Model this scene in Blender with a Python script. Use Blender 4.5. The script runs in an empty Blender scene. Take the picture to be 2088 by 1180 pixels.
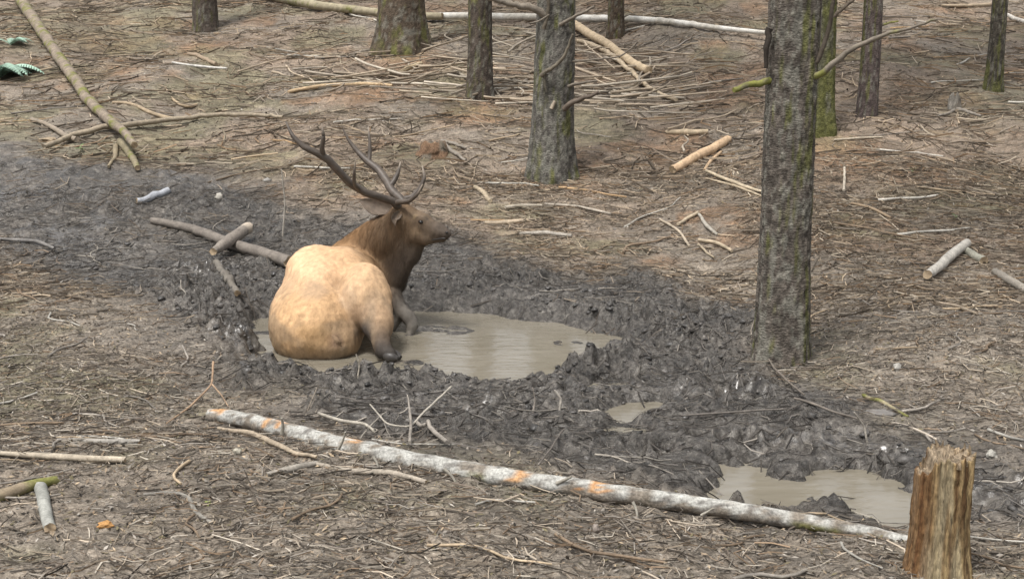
import bpy, math, random
import numpy as np

random.seed(7)
rng = np.random.default_rng(7)
scene = bpy.context.scene
col = scene.collection
R = math.radians

# ------------------------------------------------------------------ camera
FPX, CX, CY = 2600.0, 1044.0, 590.0          # focal length and centre in photo pixels
PITCH, CAMZ = R(10.0), 2.1
cam_d = bpy.data.cameras.new('camera')
cam_d.sensor_fit = 'HORIZONTAL'
cam_d.angle = 2 * math.atan(CX / FPX)
cam_d.clip_start, cam_d.clip_end = 0.05, 500
cam = bpy.data.objects.new('camera', cam_d)
col.objects.link(cam)
cam.location = (0, 0, CAMZ)
cam.rotation_euler = (math.pi / 2 - PITCH, 0, 0)
scene.camera = cam

# ------------------------------------------------------------------ light
SUN_EL, SUN_AZ = R(66), R(215)               # high, from behind and left of the camera
world = bpy.data.worlds.new('World')
scene.world = world
world.use_nodes = True
wn, wl = world.node_tree.nodes, world.node_tree.links
wn.clear()
sky = wn.new('ShaderNodeTexSky')
sky.sky_type = 'NISHITA'
sky.sun_disc = False
sky.sun_elevation, sky.sun_rotation = SUN_EL, SUN_AZ
sky.dust_density, sky.air_density, sky.ozone_density = 4.0, 1.0, 0.5
hs = wn.new('ShaderNodeHueSaturation')       # thin overcast: a greyer sky, the same all over
hs.inputs['Saturation'].default_value = 0.18
bg = wn.new('ShaderNodeBackground')
bg.inputs['Strength'].default_value = 0.10
wo = wn.new('ShaderNodeOutputWorld')
wl.new(sky.outputs[0], hs.inputs['Color'])
wl.new(hs.outputs[0], bg.inputs['Color'])
wl.new(bg.outputs[0], wo.inputs['Surface'])

sd = bpy.data.lights.new('sun', 'SUN')
sd.energy, sd.angle = 1.5, R(12)
sd.color = (1.0, 0.965, 0.92)
sun = bpy.data.objects.new('sun', sd)
col.objects.link(sun)
sun.rotation_euler = (math.pi / 2 - SUN_EL, 0, math.pi - SUN_AZ)
sun.location = (-4, -4, 20)

vs = scene.view_settings
vs.view_transform, vs.look = 'Standard', 'None'
vs.exposure, vs.gamma = 1.15, 1.0
scene.cycles.max_bounces = 5
scene.cycles.diffuse_bounces = 3
scene.cycles.glossy_bounces = 2

# ------------------------------------------------------------------ noise
def _h(ix, iy, iz, seed):
    n = (ix.astype(np.int64) * 374761393 + iy.astype(np.int64) * 668265263 + iz.astype(np.int64) * 2147483647 + seed * 974634777) & 0xffffffff
    n = ((n ^ (n >> 13)) * 1274126177) & 0xffffffff
    n = ((n ^ (n >> 16)) * 2246822519) & 0xffffffff
    return ((n ^ (n >> 15)) & 0xffffff) / float(0xffffff)

def noise3(x, y, z, seed=0):
    x, y, z = np.broadcast_arrays(np.asarray(x, float), np.asarray(y, float), np.asarray(z, float))
    ix, iy, iz = np.floor(x), np.floor(y), np.floor(z)
    fx, fy, fz = x - ix, y - iy, z - iz
    fx, fy, fz = [t * t * t * (t * (t * 6 - 15) + 10) for t in (fx, fy, fz)]
    r = 0
    for a in (0, 1):
        for b in (0, 1):
            for c in (0, 1):
                w = (fx if a else 1 - fx) * (fy if b else 1 - fy) * (fz if c else 1 - fz)
                r = r + w * _h(ix + a, iy + b, iz + c, seed)
    return r

def noise2(x, y, seed=0):
    x, y = np.asarray(x, float), np.asarray(y, float)
    ix, iy = np.floor(x), np.floor(y)
    fx, fy = x - ix, y - iy
    fx, fy = [t * t * t * (t * (t * 6 - 15) + 10) for t in (fx, fy)]
    z = np.zeros_like(ix)
    return (_h(ix, iy, z, seed) * (1 - fx) * (1 - fy) + _h(ix + 1, iy, z, seed) * fx * (1 - fy)
            + _h(ix, iy + 1, z, seed) * (1 - fx) * fy + _h(ix + 1, iy + 1, z, seed) * fx * fy)

def fbm2(x, y, o=4, seed=0):
    r, a, t = 0, 1.0, 0
    for i in range(o):
        r = r + a * noise2(x * 2 ** i + 17.3 * i, y * 2 ** i - 9.1 * i, seed + i); t += a; a *= .5
    return r / t

def fbm3(x, y, z, o=4, seed=0):
    r, a, t = 0, 1.0, 0
    for i in range(o):
        r = r + a * noise3(x * 2 ** i + 7.3 * i, y * 2 ** i, z * 2 ** i - 3.1 * i, seed + i); t += a; a *= .5
    return r / t

def worley(x, y, seed=0):
    ix, iy = np.floor(x), np.floor(y)
    z = np.zeros_like(ix)
    best = np.full(x.shape, 9.0); val = np.zeros(x.shape)
    for a in (-1, 0, 1):
        for b in (-1, 0, 1):
            px = ix + a + _h(ix + a, iy + b, z, seed)
            py = iy + b + _h(ix + a, iy + b, z + 1, seed)
            d = (px - x) ** 2 + (py - y) ** 2
            m = d < best
            best = np.where(m, d, best)
            val = np.where(m, _h(ix + a, iy + b, z + 2, seed), val)
    return np.sqrt(best), val

def sstep(a, b, x):
    t = np.clip((np.asarray(x, float) - a) / (b - a), 0, 1)
    return t * t * (3 - 2 * t)

# ------------------------------------------------------------------ pixel -> place
def ray(px, py):
    a, b = (px - CX) / FPX, (CY - py) / FPX
    c, s = math.cos(PITCH), math.sin(PITCH)
    return np.array([a, c + b * s, -s + b * c])

def u(px, py, Y):                            # point of a pixel's ray at world y = Y
    d = ray(px, py)
    return np.array([0, 0, CAMZ]) + d * (Y / d[1])

def plane_pt(px, py, z=0.0):
    d = ray(px, py)
    return (np.array([0, 0, CAMZ]) + d * ((z - CAMZ) / d[2]))[:2]

def poly_sdf(P, x, y):                       # negative inside
    P = np.asarray(P)
    d = np.full(x.shape, 1e9); ins = np.zeros(x.shape, bool)
    n = len(P)
    for i in range(n):
        a, b = P[i], P[(i + 1) % n]
        e = b - a
        wx, wy = x - a[0], y - a[1]
        t = np.clip((wx * e[0] + wy * e[1]) / (e @ e), 0, 1)
        d = np.minimum(d, (wx - e[0] * t) ** 2 + (wy - e[1] * t) ** 2)
        c = (a[1] > y) != (b[1] > y)
        with np.errstate(divide='ignore', invalid='ignore'):
            xi = (b[0] - a[0]) * (y - a[1]) / (b[1] - a[1]) + a[0]
        ins ^= c & (x < xi)
    d = np.sqrt(d)
    return np.where(ins, -d, d)

# ------------------------------------------------------------------ terrain
def H0(x, y):                                # the lie of the land without water and mud
    x, y = np.asarray(x, float), np.asarray(y, float)
    t = (y - 10.9) / 0.7
    hill = 0.207 * 0.7 * np.logaddexp(0, np.clip(t, -30, 200))
    z = 0.055 + hill
    z = z + 0.13 * sstep(7.3, 6.0, y) * sstep(1.5, -0.6, x)
    z = z + 0.20 * sstep(1.55, 3.2, x) * sstep(7.0, 8.6, y)
    z = z + 0.10 * sstep(-1.6, -3.0, x) * sstep(7.0, 9.2, y) * sstep(12, 10, y)
    z = z + 0.35 * (fbm2(x * .35 + 3, y * .35, 2, 3) - .5) * sstep(11.5, 15, y)
    return z

def at0(px, py, H=H0):                       # where a pixel's ray first meets the ground
    d = ray(px, py); o = np.array([0, 0, CAMZ])
    Ys = np.arange(3, 90, .08)
    for _ in range(2):
        P = o[None] + d[None] * (Ys / d[1])[:, None]
        k = int(np.argmax(P[:, 2] < H(P[:, 0], P[:, 1])))
        k = max(k, 1)
        Ys = np.linspace(Ys[k - 1], Ys[k], 50)
    return P[k]

POOL = np.array([plane_pt(*p) for p in [(520, 662), (530, 646), (550, 640), (585, 640), (650, 640), (760, 640), (850, 634), (930, 636),
    (1000, 641), (1060, 655), (1130, 658), (1180, 672), (1262, 690), (1240, 706), (1200, 722), (1182, 752), (1112, 774),
    (1040, 784), (960, 779), (880, 771), (820, 769), (760, 762), (690, 762), (600, 758), (550, 742), (535, 715), (525, 692), (520, 675)]])
PUD = [np.array([plane_pt(*p) for p in q]) for q in [
    [(1395, 1000), (1450, 978), (1500, 962), (1530, 950), (1560, 968), (1640, 985), (1690, 962), (1740, 955), (1800, 965), (1850, 990),
     (1870, 1030), (1870, 1075), (1750, 1066), (1690, 1035), (1620, 1046), (1500, 1028), (1430, 1014)],
    [(1235, 850), (1290, 826), (1345, 822), (1330, 840), (1270, 860)],
    [(1220, 888), (1260, 876), (1310, 880), (1300, 896), (1250, 898)],
    [(1240, 940), (1290, 932), (1345, 938), (1320, 950), (1260, 950)],
    [(1190, 795), (1230, 782), (1275, 784), (1262, 797), (1220, 803)]]]
MUDP = np.array([at0(*p)[:2] for p in [(-260, 300), (0, 300), (150, 335), (270, 345), (420, 350), (540, 400), (660, 440), (800, 455), (950, 470), (1040, 540),
    (1130, 552), (1300, 570), (1400, 600), (1530, 640), (1545, 720), (1620, 775), (1700, 812), (1800, 862), (1950, 915), (2088, 945), (2300, 1000),
    (2300, 1090), (1850, 1085), (1500, 1045), (1200, 990), (900, 916), (640, 866), (560, 806), (460, 760), (380, 690), (300, 620), (150, 560), (0, 500), (-260, 480)]])

# grid: even and fine round the wallow, growing outwards
def axis(lo, a, b, hi, step, g):
    mid = list(np.arange(a, b, step))
    up, s, v = [], step, mid[-1]
    while v < hi: s *= g; v += s; up.append(v)
    dn, s, v = [], step, mid[0]
    while v > lo: s *= g; v -= s; dn.append(v)
    return np.array(dn[::-1] + mid + up)
gx = axis(-45, -3.8, 3.8, 45, .0152, 1.04)
gy = axis(-3, 4.6, 11.6, 85, .0146, 1.02)
X, Yg = np.meshgrid(gx, gy)                  # [ny, nx]
wob = 0.16 * (fbm2(X * 3.1, Yg * 3.1, 3, 21) - .5)
mud_d = poly_sdf(MUDP, X, Yg) + 0.8 * (fbm2(X * 1.6, Yg * 1.6, 5, 5) - .5)
mud = sstep(.42, -.30, mud_d)
pool_d = poly_sdf(POOL, X, Yg) + wob * .8 - .06 + .10 * (fbm2(X * 9, Yg * 9, 2, 22) - .5)
Z = H0(X, Yg)
near = (np.abs(X) < 7) & (Yg < 17)
# mud relief: clods, ridges, hoof prints
w1, v1 = worley(X * 6.2 + .8 * noise2(X * 9, Yg * 9, 1), Yg * 6.2 + .8 * noise2(X * 9, Yg * 9, 2), 11)
w2, v2 = worley(X * 18, Yg * 18, 12)
rid = 1 - np.abs(2 * fbm2(X * 3.2, Yg * 3.2, 4, 31) - 1)
r2 = np.abs(fbm2(X * 9 + 2 * noise2(X * 5, Yg * 5, 43), Yg * 9, 3, 44) - .5) * 2
clod = (.055 * np.clip(.75 - w1, 0, 1) * (.3 + v1) + .03 * np.clip(.7 - w2, 0, 1) * (.2 + v2)
        + .09 * (rid - .72) + .075 * (r2 - .2) + .05 * (fbm2(X * 17, Yg * 17, 3, 41) - .5) + .022 * (noise2(X * 40, Yg * 40, 42) - .5))
churn = sstep(1.6, 0.1, pool_d) * .45 + .55     # roughest round the pool
dist_to_right_seep = np.zeros_like(X)
for i, P in enumerate(PUD):
    d = poly_sdf(P, X, Yg) + wob * .6 + (.62 * (fbm2(X * 4, Yg * 6, 4, 48) - .5) + .07 if i == 0 else 0)
    if i == 0: dist_to_right_seep = d; churn = churn * sstep(-.05, .7, d) + .25 * (1 - sstep(-.05, .7, d))
    dall = d if i == 0 else np.minimum(dall, d)
    Z = Z - .12 * sstep(.14, -.02, d)
Z = Z + .02 * sstep(.05, .35, pool_d) * sstep(.9, .35, pool_d) * mud * (0.5 + fbm2(X * 2, Yg * 2, 2, 8))
Z = Z - (.24 * sstep(.10, -.20, pool_d))
inpool = sstep(.12, -.05, pool_d)
Z = Z + mud * churn * clod * (.45 + 1.15 * sstep(.38, .62, fbm2(X * 1.4, Yg * 1.4, 3, 46))) * (1 - .7 * inpool)
hp = rng.uniform((-3.4, 5.6), (3.2, 11.5), (420, 2))
for k, (hx, hy) in enumerate(hp):
    i0, i1 = np.searchsorted(gx, (hx - .2, hx + .2)); j0, j1 = np.searchsorted(gy, (hy - .2, hy + .2))
    sub = np.s_[j0:j1, i0:i1]
    if i1 <= i0 or j1 <= j0: continue
    r = rng.uniform(.035, .075); dep = rng.uniform(.03, .09) * (1 - inpool[sub]) * (mud[sub] > .6) * sstep(.0, .3, dist_to_right_seep[sub])
    dd = np.sqrt((X[sub] - hx) ** 2 + ((Yg[sub] - hy) * .8) ** 2)
    Z[sub] = Z[sub] - dep * sstep(r, r * .45, dd) + .35 * dep * np.exp(-((dd - r * 1.35) / (r * .4)) ** 2)
dall = np.minimum(dall, pool_d)
Z = np.maximum(Z, np.where(dall > .05, .009 + .05 * noise2(X * 11, Yg * 11, 47) * sstep(.05, .4, dall), -9))
for (sx, sy, sr, lv) in ((905, 672, .55, .002), (535, 680, .22, .006), (1160, 700, .22, .0), (830, 740, .25, -.004)):   # slurry just breaking the surface
    bx_, by_ = plane_pt(sx, sy)
    kk = sstep(sr, sr * .35, np.sqrt((X - bx_) ** 2 * .7 + (Yg - by_) ** 2 * 1.6) + .25 * sr * (fbm2(X * 5, Yg * 5, 2, 49) - .5))
    Z = np.maximum(Z, -.2 + kk * (.2 + lv + .05 * (fbm2(X * 7, Yg * 12, 3, 50) - .5)))
bx_, by_ = plane_pt(735, 768)               # trodden low where the elk lies
kk = sstep(.62, .25, np.sqrt((X - bx_) ** 2 * .8 + (Yg - by_) ** 2 * 3)) * .8
Z = Z * (1 - kk) + np.minimum(Z, .018 + .2 * (Z - .03)) * kk
hx, hy = plane_pt(1110, 835)
dd = np.sqrt((X - hx) ** 2 / 1.6 + (Yg - hy) ** 2)
Z = Z - .14 * sstep(.16, .05, dd)
# dry litter: small bumps and hollows
fine = .045 * (fbm2(X * 2.2, Yg * 2.2, 3, 51) - .5) + .04 * (fbm2(X * 9, Yg * 9, 3, 52) - .5) + .02 * (noise2(X * 34, Yg * 30, 53) - .5)
far_b = .28 * (fbm2(X * .9, Yg * .9, 4, 54) - .5) * sstep(11.5, 16, Yg)
Z = Z + (1 - mud) * fine + far_b

def Hg(x, y):                                # finished ground height anywhere
    x, y = np.atleast_1d(np.asarray(x, float)), np.atleast_1d(np.asarray(y, float))
    i = np.clip(np.searchsorted(gx, x) - 1, 0, len(gx) - 2); j = np.clip(np.searchsorted(gy, y) - 1, 0, len(gy) - 2)
    a = np.clip((x - gx[i]) / (gx[i + 1] - gx[i]), 0, 1); b = np.clip((y - gy[j]) / (gy[j + 1] - gy[j]), 0, 1)
    return (Z[j, i] * (1 - a) * (1 - b) + Z[j, i + 1] * a * (1 - b) + Z[j + 1, i] * (1 - a) * b + Z[j + 1, i + 1] * a * b)

def grid_val(A, x, y):
    i = np.clip(np.searchsorted(gx, x) - 1, 0, len(gx) - 2); j = np.clip(np.searchsorted(gy, y) - 1, 0, len(gy) - 2)
    return A[j, i]

def at(px, py): return at0(px, py, Hg)

# ------------------------------------------------------------------ mesh building
def mk(name, V, F, mat, c=None, parent=None, origin=None, smooth=True, attrs=None):
    V = np.asarray(V, np.float32)
    if origin is not None: V = V - np.asarray(origin, np.float32)
    me = bpy.data.meshes.new(name)
    if isinstance(F, list) and len(F) and not np.isscalar(F[0]) and any(len(f) != len(F[0]) for f in F):
        me.from_pydata(V.tolist(), [], F)
    else:
        F = np.asarray(F, np.int32)
        k = F.shape[1]
        me.vertices.add(len(V)); me.vertices.foreach_set('co', V.ravel())
        me.loops.add(F.size); me.loops.foreach_set('vertex_index', F.ravel())
        me.polygons.add(len(F)); me.polygons.foreach_set('loop_start', np.arange(0, F.size, k, dtype=np.int32))
        me.polygons.foreach_set('loop_total', np.full(len(F), k, np.int32))
        me.update(calc_edges=True)
    me.polygons.foreach_set('use_smooth', np.full(len(me.polygons), smooth, bool))
    if c is not None:
        c = np.asarray(c, np.float32)
        if c.ndim == 1: c = np.tile(c, (len(V), 1))
        if c.shape[1] == 3: c = np.hstack([c, np.ones((len(c), 1), np.float32)])
        a = me.attributes.new('tint', 'FLOAT_COLOR', 'POINT'); a.data.foreach_set('color', np.ascontiguousarray(c).ravel())
    me.materials.append(mat)
    o = bpy.data.objects.new(name, me); col.objects.link(o)
    if origin is not None: o.location = origin
    if parent is not None:
        o.parent = parent
        o.location = (np.asarray(origin if origin is not None else (0, 0, 0)) - np.array(parent.location)) if origin is not None else -np.array(parent.location)
    return o

def tag(o, label, cat, group=None):
    o['label'], o['category'] = label, cat
    if group: o['group'] = group
    return o

def root(name, loc, label, cat, group=None):
    e = bpy.data.objects.new(name, None); col.objects.link(e)
    e.location = loc; e.empty_display_size = .2
    return tag(e, label, cat, group)

def frames(P):
    P = np.asarray(P, float)
    T = np.gradient(P, axis=0); T /= np.linalg.norm(T, axis=1)[:, None] + 1e-12
    up = np.array([0, 0, 1.0]) if abs(T[0][2]) < .9 else np.array([1.0, 0, 0])
    A = np.cross(T, up); A /= np.linalg.norm(A, axis=1)[:, None] + 1e-12
    B = np.cross(A, T)
    return T, A, B

def resample(P, n):
    P = np.asarray(P, float)
    s = np.r_[0, np.cumsum(np.linalg.norm(np.diff(P, axis=0), axis=1))]
    t = np.linspace(0, s[-1], n)
    # Catmull-like smoothing
    Q = np.stack([np.interp(t, s, P[:, k]) for k in range(P.shape[1])], 1)
    for _ in range(max(1, n // (3 * len(P)))):
        Q[1:-1] = .25 * Q[:-2] + .5 * Q[1:-1] + .25 * Q[2:]
    return Q

def tube(P, rad, sides=8, rough=0.0, seed=0, freq=6, close=True):
    P = np.asarray(P, float); n = len(P)
    rad = np.interp(np.linspace(0, 1, n), np.linspace(0, 1, len(rad)), rad)
    T, A, B = frames(P)
    a = np.linspace(0, 2 * math.pi, sides, endpoint=False)
    ca, sa = np.cos(a), np.sin(a)
    N = A[:, None] * ca[None, :, None] + B[:, None] * sa[None, :, None]
    r = np.repeat(rad[:, None], sides, 1)
    if rough:
        s = np.r_[0, np.cumsum(np.linalg.norm(np.diff(P, axis=0), axis=1))]
        r = r * (1 + rough * 2 * (fbm3(ca[None] * 1.5 + seed, sa[None] * 1.5, s[:, None] * freq, 3, seed) - .5))
    V = (P[:, None] + N * r[..., None]).reshape(-1, 3)
    i = np.arange(n - 1)[:, None] * sides; j = np.arange(sides)[None]
    F = np.stack([i + j, i + (j + 1) % sides, i + sides + (j + 1) % sides, i + sides + j], -1).reshape(-1, 4)
    if close:
        m = n * sides; jj = np.arange(sides)
        V = np.vstack([V, V[:sides], V[m - sides:m], P[:1], P[-1:]])      # each cap has its own ring, so its rim stays crisp
        a0, a1, k0, k1 = m, m + sides, m + 2 * sides, m + 2 * sides + 1
        c0 = np.stack([np.full(sides, k0), a0 + (jj + 1) % sides, a0 + jj], -1)
        c1 = np.stack([np.full(sides, k1), a1 + jj, a1 + (jj + 1) % sides], -1)
        tri = np.vstack([c0[:, :3], c1[:, :3]])
        q = np.vstack([F[:, [0, 1, 2]], F[:, [0, 2, 3]]])
        F = np.vstack([q, tri])
    return V, F

def along(n, sides): return np.r_[np.repeat(np.linspace(0, 1, n), sides), np.zeros(sides), np.ones(sides), 0, 1]

def merge(parts):
    V, F, C, o = [], [], [], 0
    for p in parts:
        V.append(p[0]); F.append(p[1] + o); o += len(p[0])
        if len(p) > 2: C.append(p[2])
    return np.vstack(V), np.vstack(F), (np.vstack(C) if C else None)

# ------------------------------------------------------------------ materials
def mat(name, rough=.8, spec=.3, bump=(), var=(40, .35), attr='tint', base=None, stretch=(1, 1, 1), rough_var=None):
    m = bpy.data.materials.new(name); m.use_nodes = True
    n, l = m.node_tree.nodes, m.node_tree.links
    b = n['Principled BSDF']
    b.inputs['Roughness'].default_value = rough
    b.inputs['Specular IOR Level'].default_value = spec
    tc = n.new('ShaderNodeTexCoord'); mp = n.new('ShaderNodeMapping'); mp.inputs['Scale'].default_value = stretch
    l.new(tc.outputs['Object'], mp.inputs['Vector'])
    if base is None:
        at_ = n.new('ShaderNodeAttribute'); at_.attribute_name = attr; src = at_.outputs['Color']
    else:
        rgb = n.new('ShaderNodeRGB'); rgb.outputs[0].default_value = (*base, 1); src = rgb.outputs[0]
    nz = n.new('ShaderNodeTexNoise'); nz.inputs['Scale'].default_value = var[0]; nz.inputs['Detail'].default_value = 6
    nz.inputs['Roughness'].default_value = .65
    l.new(mp.outputs[0], nz.inputs['Vector'])
    mr = n.new('ShaderNodeMapRange'); mr.inputs[1].default_value = .25; mr.inputs[2].default_value = .75
    mr.inputs[3].default_value = 1 - var[1]; mr.inputs[4].default_value = 1 + var[1]
    l.new(nz.outputs['Fac'], mr.inputs[0])
    mx = n.new('ShaderNodeVectorMath'); mx.operation = 'SCALE'
    l.new(src, mx.inputs[0]); l.new(mr.outputs[0], mx.inputs['Scale'])
    l.new(mx.outputs[0], b.inputs['Base Color'])
    last = None
    for sc, st, di in bump:
        q = n.new('ShaderNodeTexNoise'); q.inputs['Scale'].default_value = sc; q.inputs['Detail'].default_value = 5
        l.new(mp.outputs[0], q.inputs['Vector'])
        bp = n.new('ShaderNodeBump'); bp.inputs['Strength'].default_value = st; bp.inputs['Distance'].default_value = di
        l.new(q.outputs['Fac'], bp.inputs['Height'])
        if last: l.new(last.outputs[0], bp.inputs['Normal'])
        last = bp
    if last: l.new(last.outputs[0], b.inputs['Normal'])
    if rough_var:
        rv = n.new('ShaderNodeMapRange'); rv.inputs[1].default_value = .35; rv.inputs[2].default_value = .65
        rv.inputs[3].default_value = rough_var[0]; rv.inputs[4].default_value = rough_var[1]
        l.new(nz.outputs['Fac'], rv.inputs[0]); l.new(rv.outputs[0], b.inputs['Roughness'])
    return m

M_bark = mat('bark', .9, .2, ((38, 1.0, .02), (120, .8, .007)), (48, .75), stretch=(1, 1, 2.4))
M_wood = mat('dead_wood', .8, .25, ((90, .5, .004),), (60, .35))
M_lichen = mat('lichen_bark', .85, .2, ((60, .7, .008), (190, .5, .003)), (75, .6))
M_litter = mat('litter', .85, .2, (), (30, .15))
M_mudclod = mat('mud_clod', .45, .5, ((90, .6, .006),), (30, .35), rough_var=(.3, .65))
M_fur = mat('fur', .75, .25, ((120, .6, .006),), (35, .22), stretch=(1, 1, .45))
M_strand = mat('fur_strand', .7, .25, (), (12, .15))
M_antler = mat('antler', .5, .4, ((70, .5, .004),), (25, .3))
M_dark = mat('hoof', .45, .4, (), (40, .3))
M_eye = mat('eye', .08, .6, (), (5, .05))
M_rot = mat('rotten_wood', .85, .2, ((70, 1.0, .012), (190, .8, .005)), (120, .75), stretch=(1, 1, .2))
M_leaf = mat('leaf', .6, .3, (), (30, .3))
M_needle = mat('needles', .7, .2, (), (9, .4))
M_stone = mat('stone', .8, .3, ((60, .5, .004),), (30, .25))

def ground_material():
    m = bpy.data.materials.new('forest_floor'); m.use_nodes = True
    n, l = m.node_tree.nodes, m.node_tree.links
    b = n['Principled BSDF']
    tc = n.new('ShaderNodeTexCoord')
    at_ = n.new('ShaderNodeAttribute'); at_.attribute_name = 'tint'
    sep = n.new('ShaderNodeSeparateColor'); l.new(at_.outputs['Color'], sep.inputs[0])
    def noise(scale, detail=6, rough=.6, dist=0, st=(1, 1, 1)):
        mp = n.new('ShaderNodeMapping'); mp.inputs['Scale'].default_value = st
        l.new(tc.outputs['Object'], mp.inputs[0])
        q = n.new('ShaderNodeTexNoise'); q.inputs['Scale'].default_value = scale; q.inputs['Detail'].default_value = detail
        q.inputs['Roughness'].default_value = rough; q.inputs['Distortion'].default_value = dist
        l.new(mp.outputs[0], q.inputs['Vector']); return q.outputs['Fac']
    def ramp(f, stops):
        r = n.new('ShaderNodeValToRGB'); e = r.color_ramp.elements
        while len(e) < len(stops): e.new(.5)
        for k, (p, c) in enumerate(stops): e[k].position = p; e[k].color = (*c, 1)
        l.new(f, r.inputs[0]); return r.outputs[0]
    def mix(f, a, c):
        x = n.new('ShaderNodeMix'); x.data_type = 'RGBA'
        if isinstance(f, float): x.inputs[0].default_value = f
        else: l.new(f, x.inputs[0])
        l.new(a, x.inputs[6]); l.new(c, x.inputs[7]); return x.outputs[2]
    # dry litter
    lit = ramp(noise(42, 8, .72, .6, (1, 1.7, 1)), [(.30, (.04, .032, .024)), (.44, (.125, .10, .075)), (.55, (.22, .18, .138)), (.70, (.38, .325, .26))])
    lit2 = ramp(noise(30, 8, .72, .8, (1.8, 1, 1)), [(.32, (.05, .042, .034)), (.5, (.18, .155, .125)), (.68, (.35, .31, .26))])
    dry = mix(noise(1.7, 3), lit, lit2)
    org = ramp(noise(50, 7, .7, .5), [(.32, (.06, .032, .016)), (.5, (.21, .115, .055)), (.7, (.38, .22, .11))])
    mos = ramp(noise(36, 7, .7, .5), [(.3, (.04, .037, .018)), (.5, (.14, .128, .068)), (.7, (.27, .25, .15))])
    c = mix(sep.outputs['Blue'], dry, org)
    c = mix(sep.outputs['Green'], c, mos)
    mudc = ramp(noise(26, 8, .7, .4), [(.3, (.016, .0145, .013)), (.45, (.056, .05, .044)), (.58, (.105, .096, .084)), (.72, (.195, .18, .16))])
    c = mix(sep.outputs['Red'], c, mudc)
    def vary(cin, f, lo, hi, a, z):
        mr = n.new('ShaderNodeMapRange'); mr.inputs[1].default_value = a; mr.inputs[2].default_value = z
        mr.inputs[3].default_value = lo; mr.inputs[4].default_value = hi
        l.new(f, mr.inputs[0])
        v = n.new('ShaderNodeVectorMath'); v.operation = 'SCALE'; l.new(cin, v.inputs[0]); l.new(mr.outputs[0], v.inputs['Scale']); return v.outputs[0]
    c = vary(c, noise(8, 8, .75, .8, (.7, 1.5, 1)), .45, 1.5, .36, .64)
    c = vary(c, noise(1.3, 5, .6), .75, 1.25, .35, .65)
    l.new(c, b.inputs['Base Color'])
    rn = n.new('ShaderNodeMapRange'); rn.inputs[1].default_value = .38; rn.inputs[2].default_value = .62
    rn.inputs[3].default_value = .12; rn.inputs[4].default_value = .42
    l.new(noise(7, 5), rn.inputs[0])
    rm = n.new('ShaderNodeMix'); rm.data_type = 'FLOAT'; rm.inputs[2].default_value = .9
    l.new(sep.outputs['Red'], rm.inputs[0]); l.new(rn.outputs[0], rm.inputs[3])
    rw = n.new('ShaderNodeMix'); rw.data_type = 'FLOAT'; rw.inputs[3].default_value = .15
    l.new(at_.outputs['Alpha'], rw.inputs[0]); l.new(rm.outputs[0], rw.inputs[2])
    l.new(rw.outputs[0], b.inputs['Roughness'])
    b.inputs['Specular IOR Level'].default_value = .4
    last = None
    for sc, st, di in ((45, .9, .02), (130, .6, .008)):
        bp = n.new('ShaderNodeBump'); bp.inputs['Strength'].default_value = st; bp.inputs['Distance'].default_value = di
        l.new(noise(sc, 6, .65), bp.inputs['Height'])
        ws_ = n.new('ShaderNodeMapRange'); ws_.inputs[3].default_value = st; ws_.inputs[4].default_value = st * .12      # standing film of water is smooth
        l.new(at_.outputs['Alpha'], ws_.inputs[0]); l.new(ws_.outputs[0], bp.inputs['Strength'])
        if last: l.new(last.outputs[0], bp.inputs['Normal'])
        last = bp
    l.new(last.outputs[0], b.inputs['Normal'])
    return m
M_ground = ground_material()

def water_material():
    m = bpy.data.materials.new('muddy_water'); m.use_nodes = True
    n, l = m.node_tree.nodes, m.node_tree.links
    b = n['Principled BSDF']
    tc = n.new('ShaderNodeTexCoord')
    q = n.new('ShaderNodeTexNoise'); q.inputs['Scale'].default_value = 2.6; q.inputs['Detail'].default_value = 5; q.inputs['Distortion'].default_value = 1.2
    mp = n.new('ShaderNodeMapping'); mp.inputs['Scale'].default_value = (.7, 1.8, 1)
    l.new(tc.outputs['Object'], mp.inputs[0]); l.new(mp.outputs[0], q.inputs['Vector'])
    r = n.new('ShaderNodeValToRGB'); e = r.color_ramp.elements
    e[0].position, e[0].color = .36, (.165, .147, .112, 1); e[1].position, e[1].color = .70, (.205, .185, .147, 1)
    l.new(q.outputs['Fac'], r.inputs[0]); l.new(r.outputs[0], b.inputs['Base Color'])
    b.inputs['Roughness'].default_value = .1; b.inputs['IOR'].default_value = 1.33
    w = n.new('ShaderNodeTexNoise'); w.inputs['Scale'].default_value = 9; w.inputs['Detail'].default_value = 3
    l.new(mp.outputs[0], w.inputs['Vector'])
    bp = n.new('ShaderNodeBump'); bp.inputs['Strength'].default_value = .25; bp.inputs['Distance'].default_value = .02
    l.new(w.outputs['Fac'], bp.inputs['Height']); l.new(bp.outputs[0], b.inputs['Normal'])
    return m
M_water = water_material()

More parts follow.
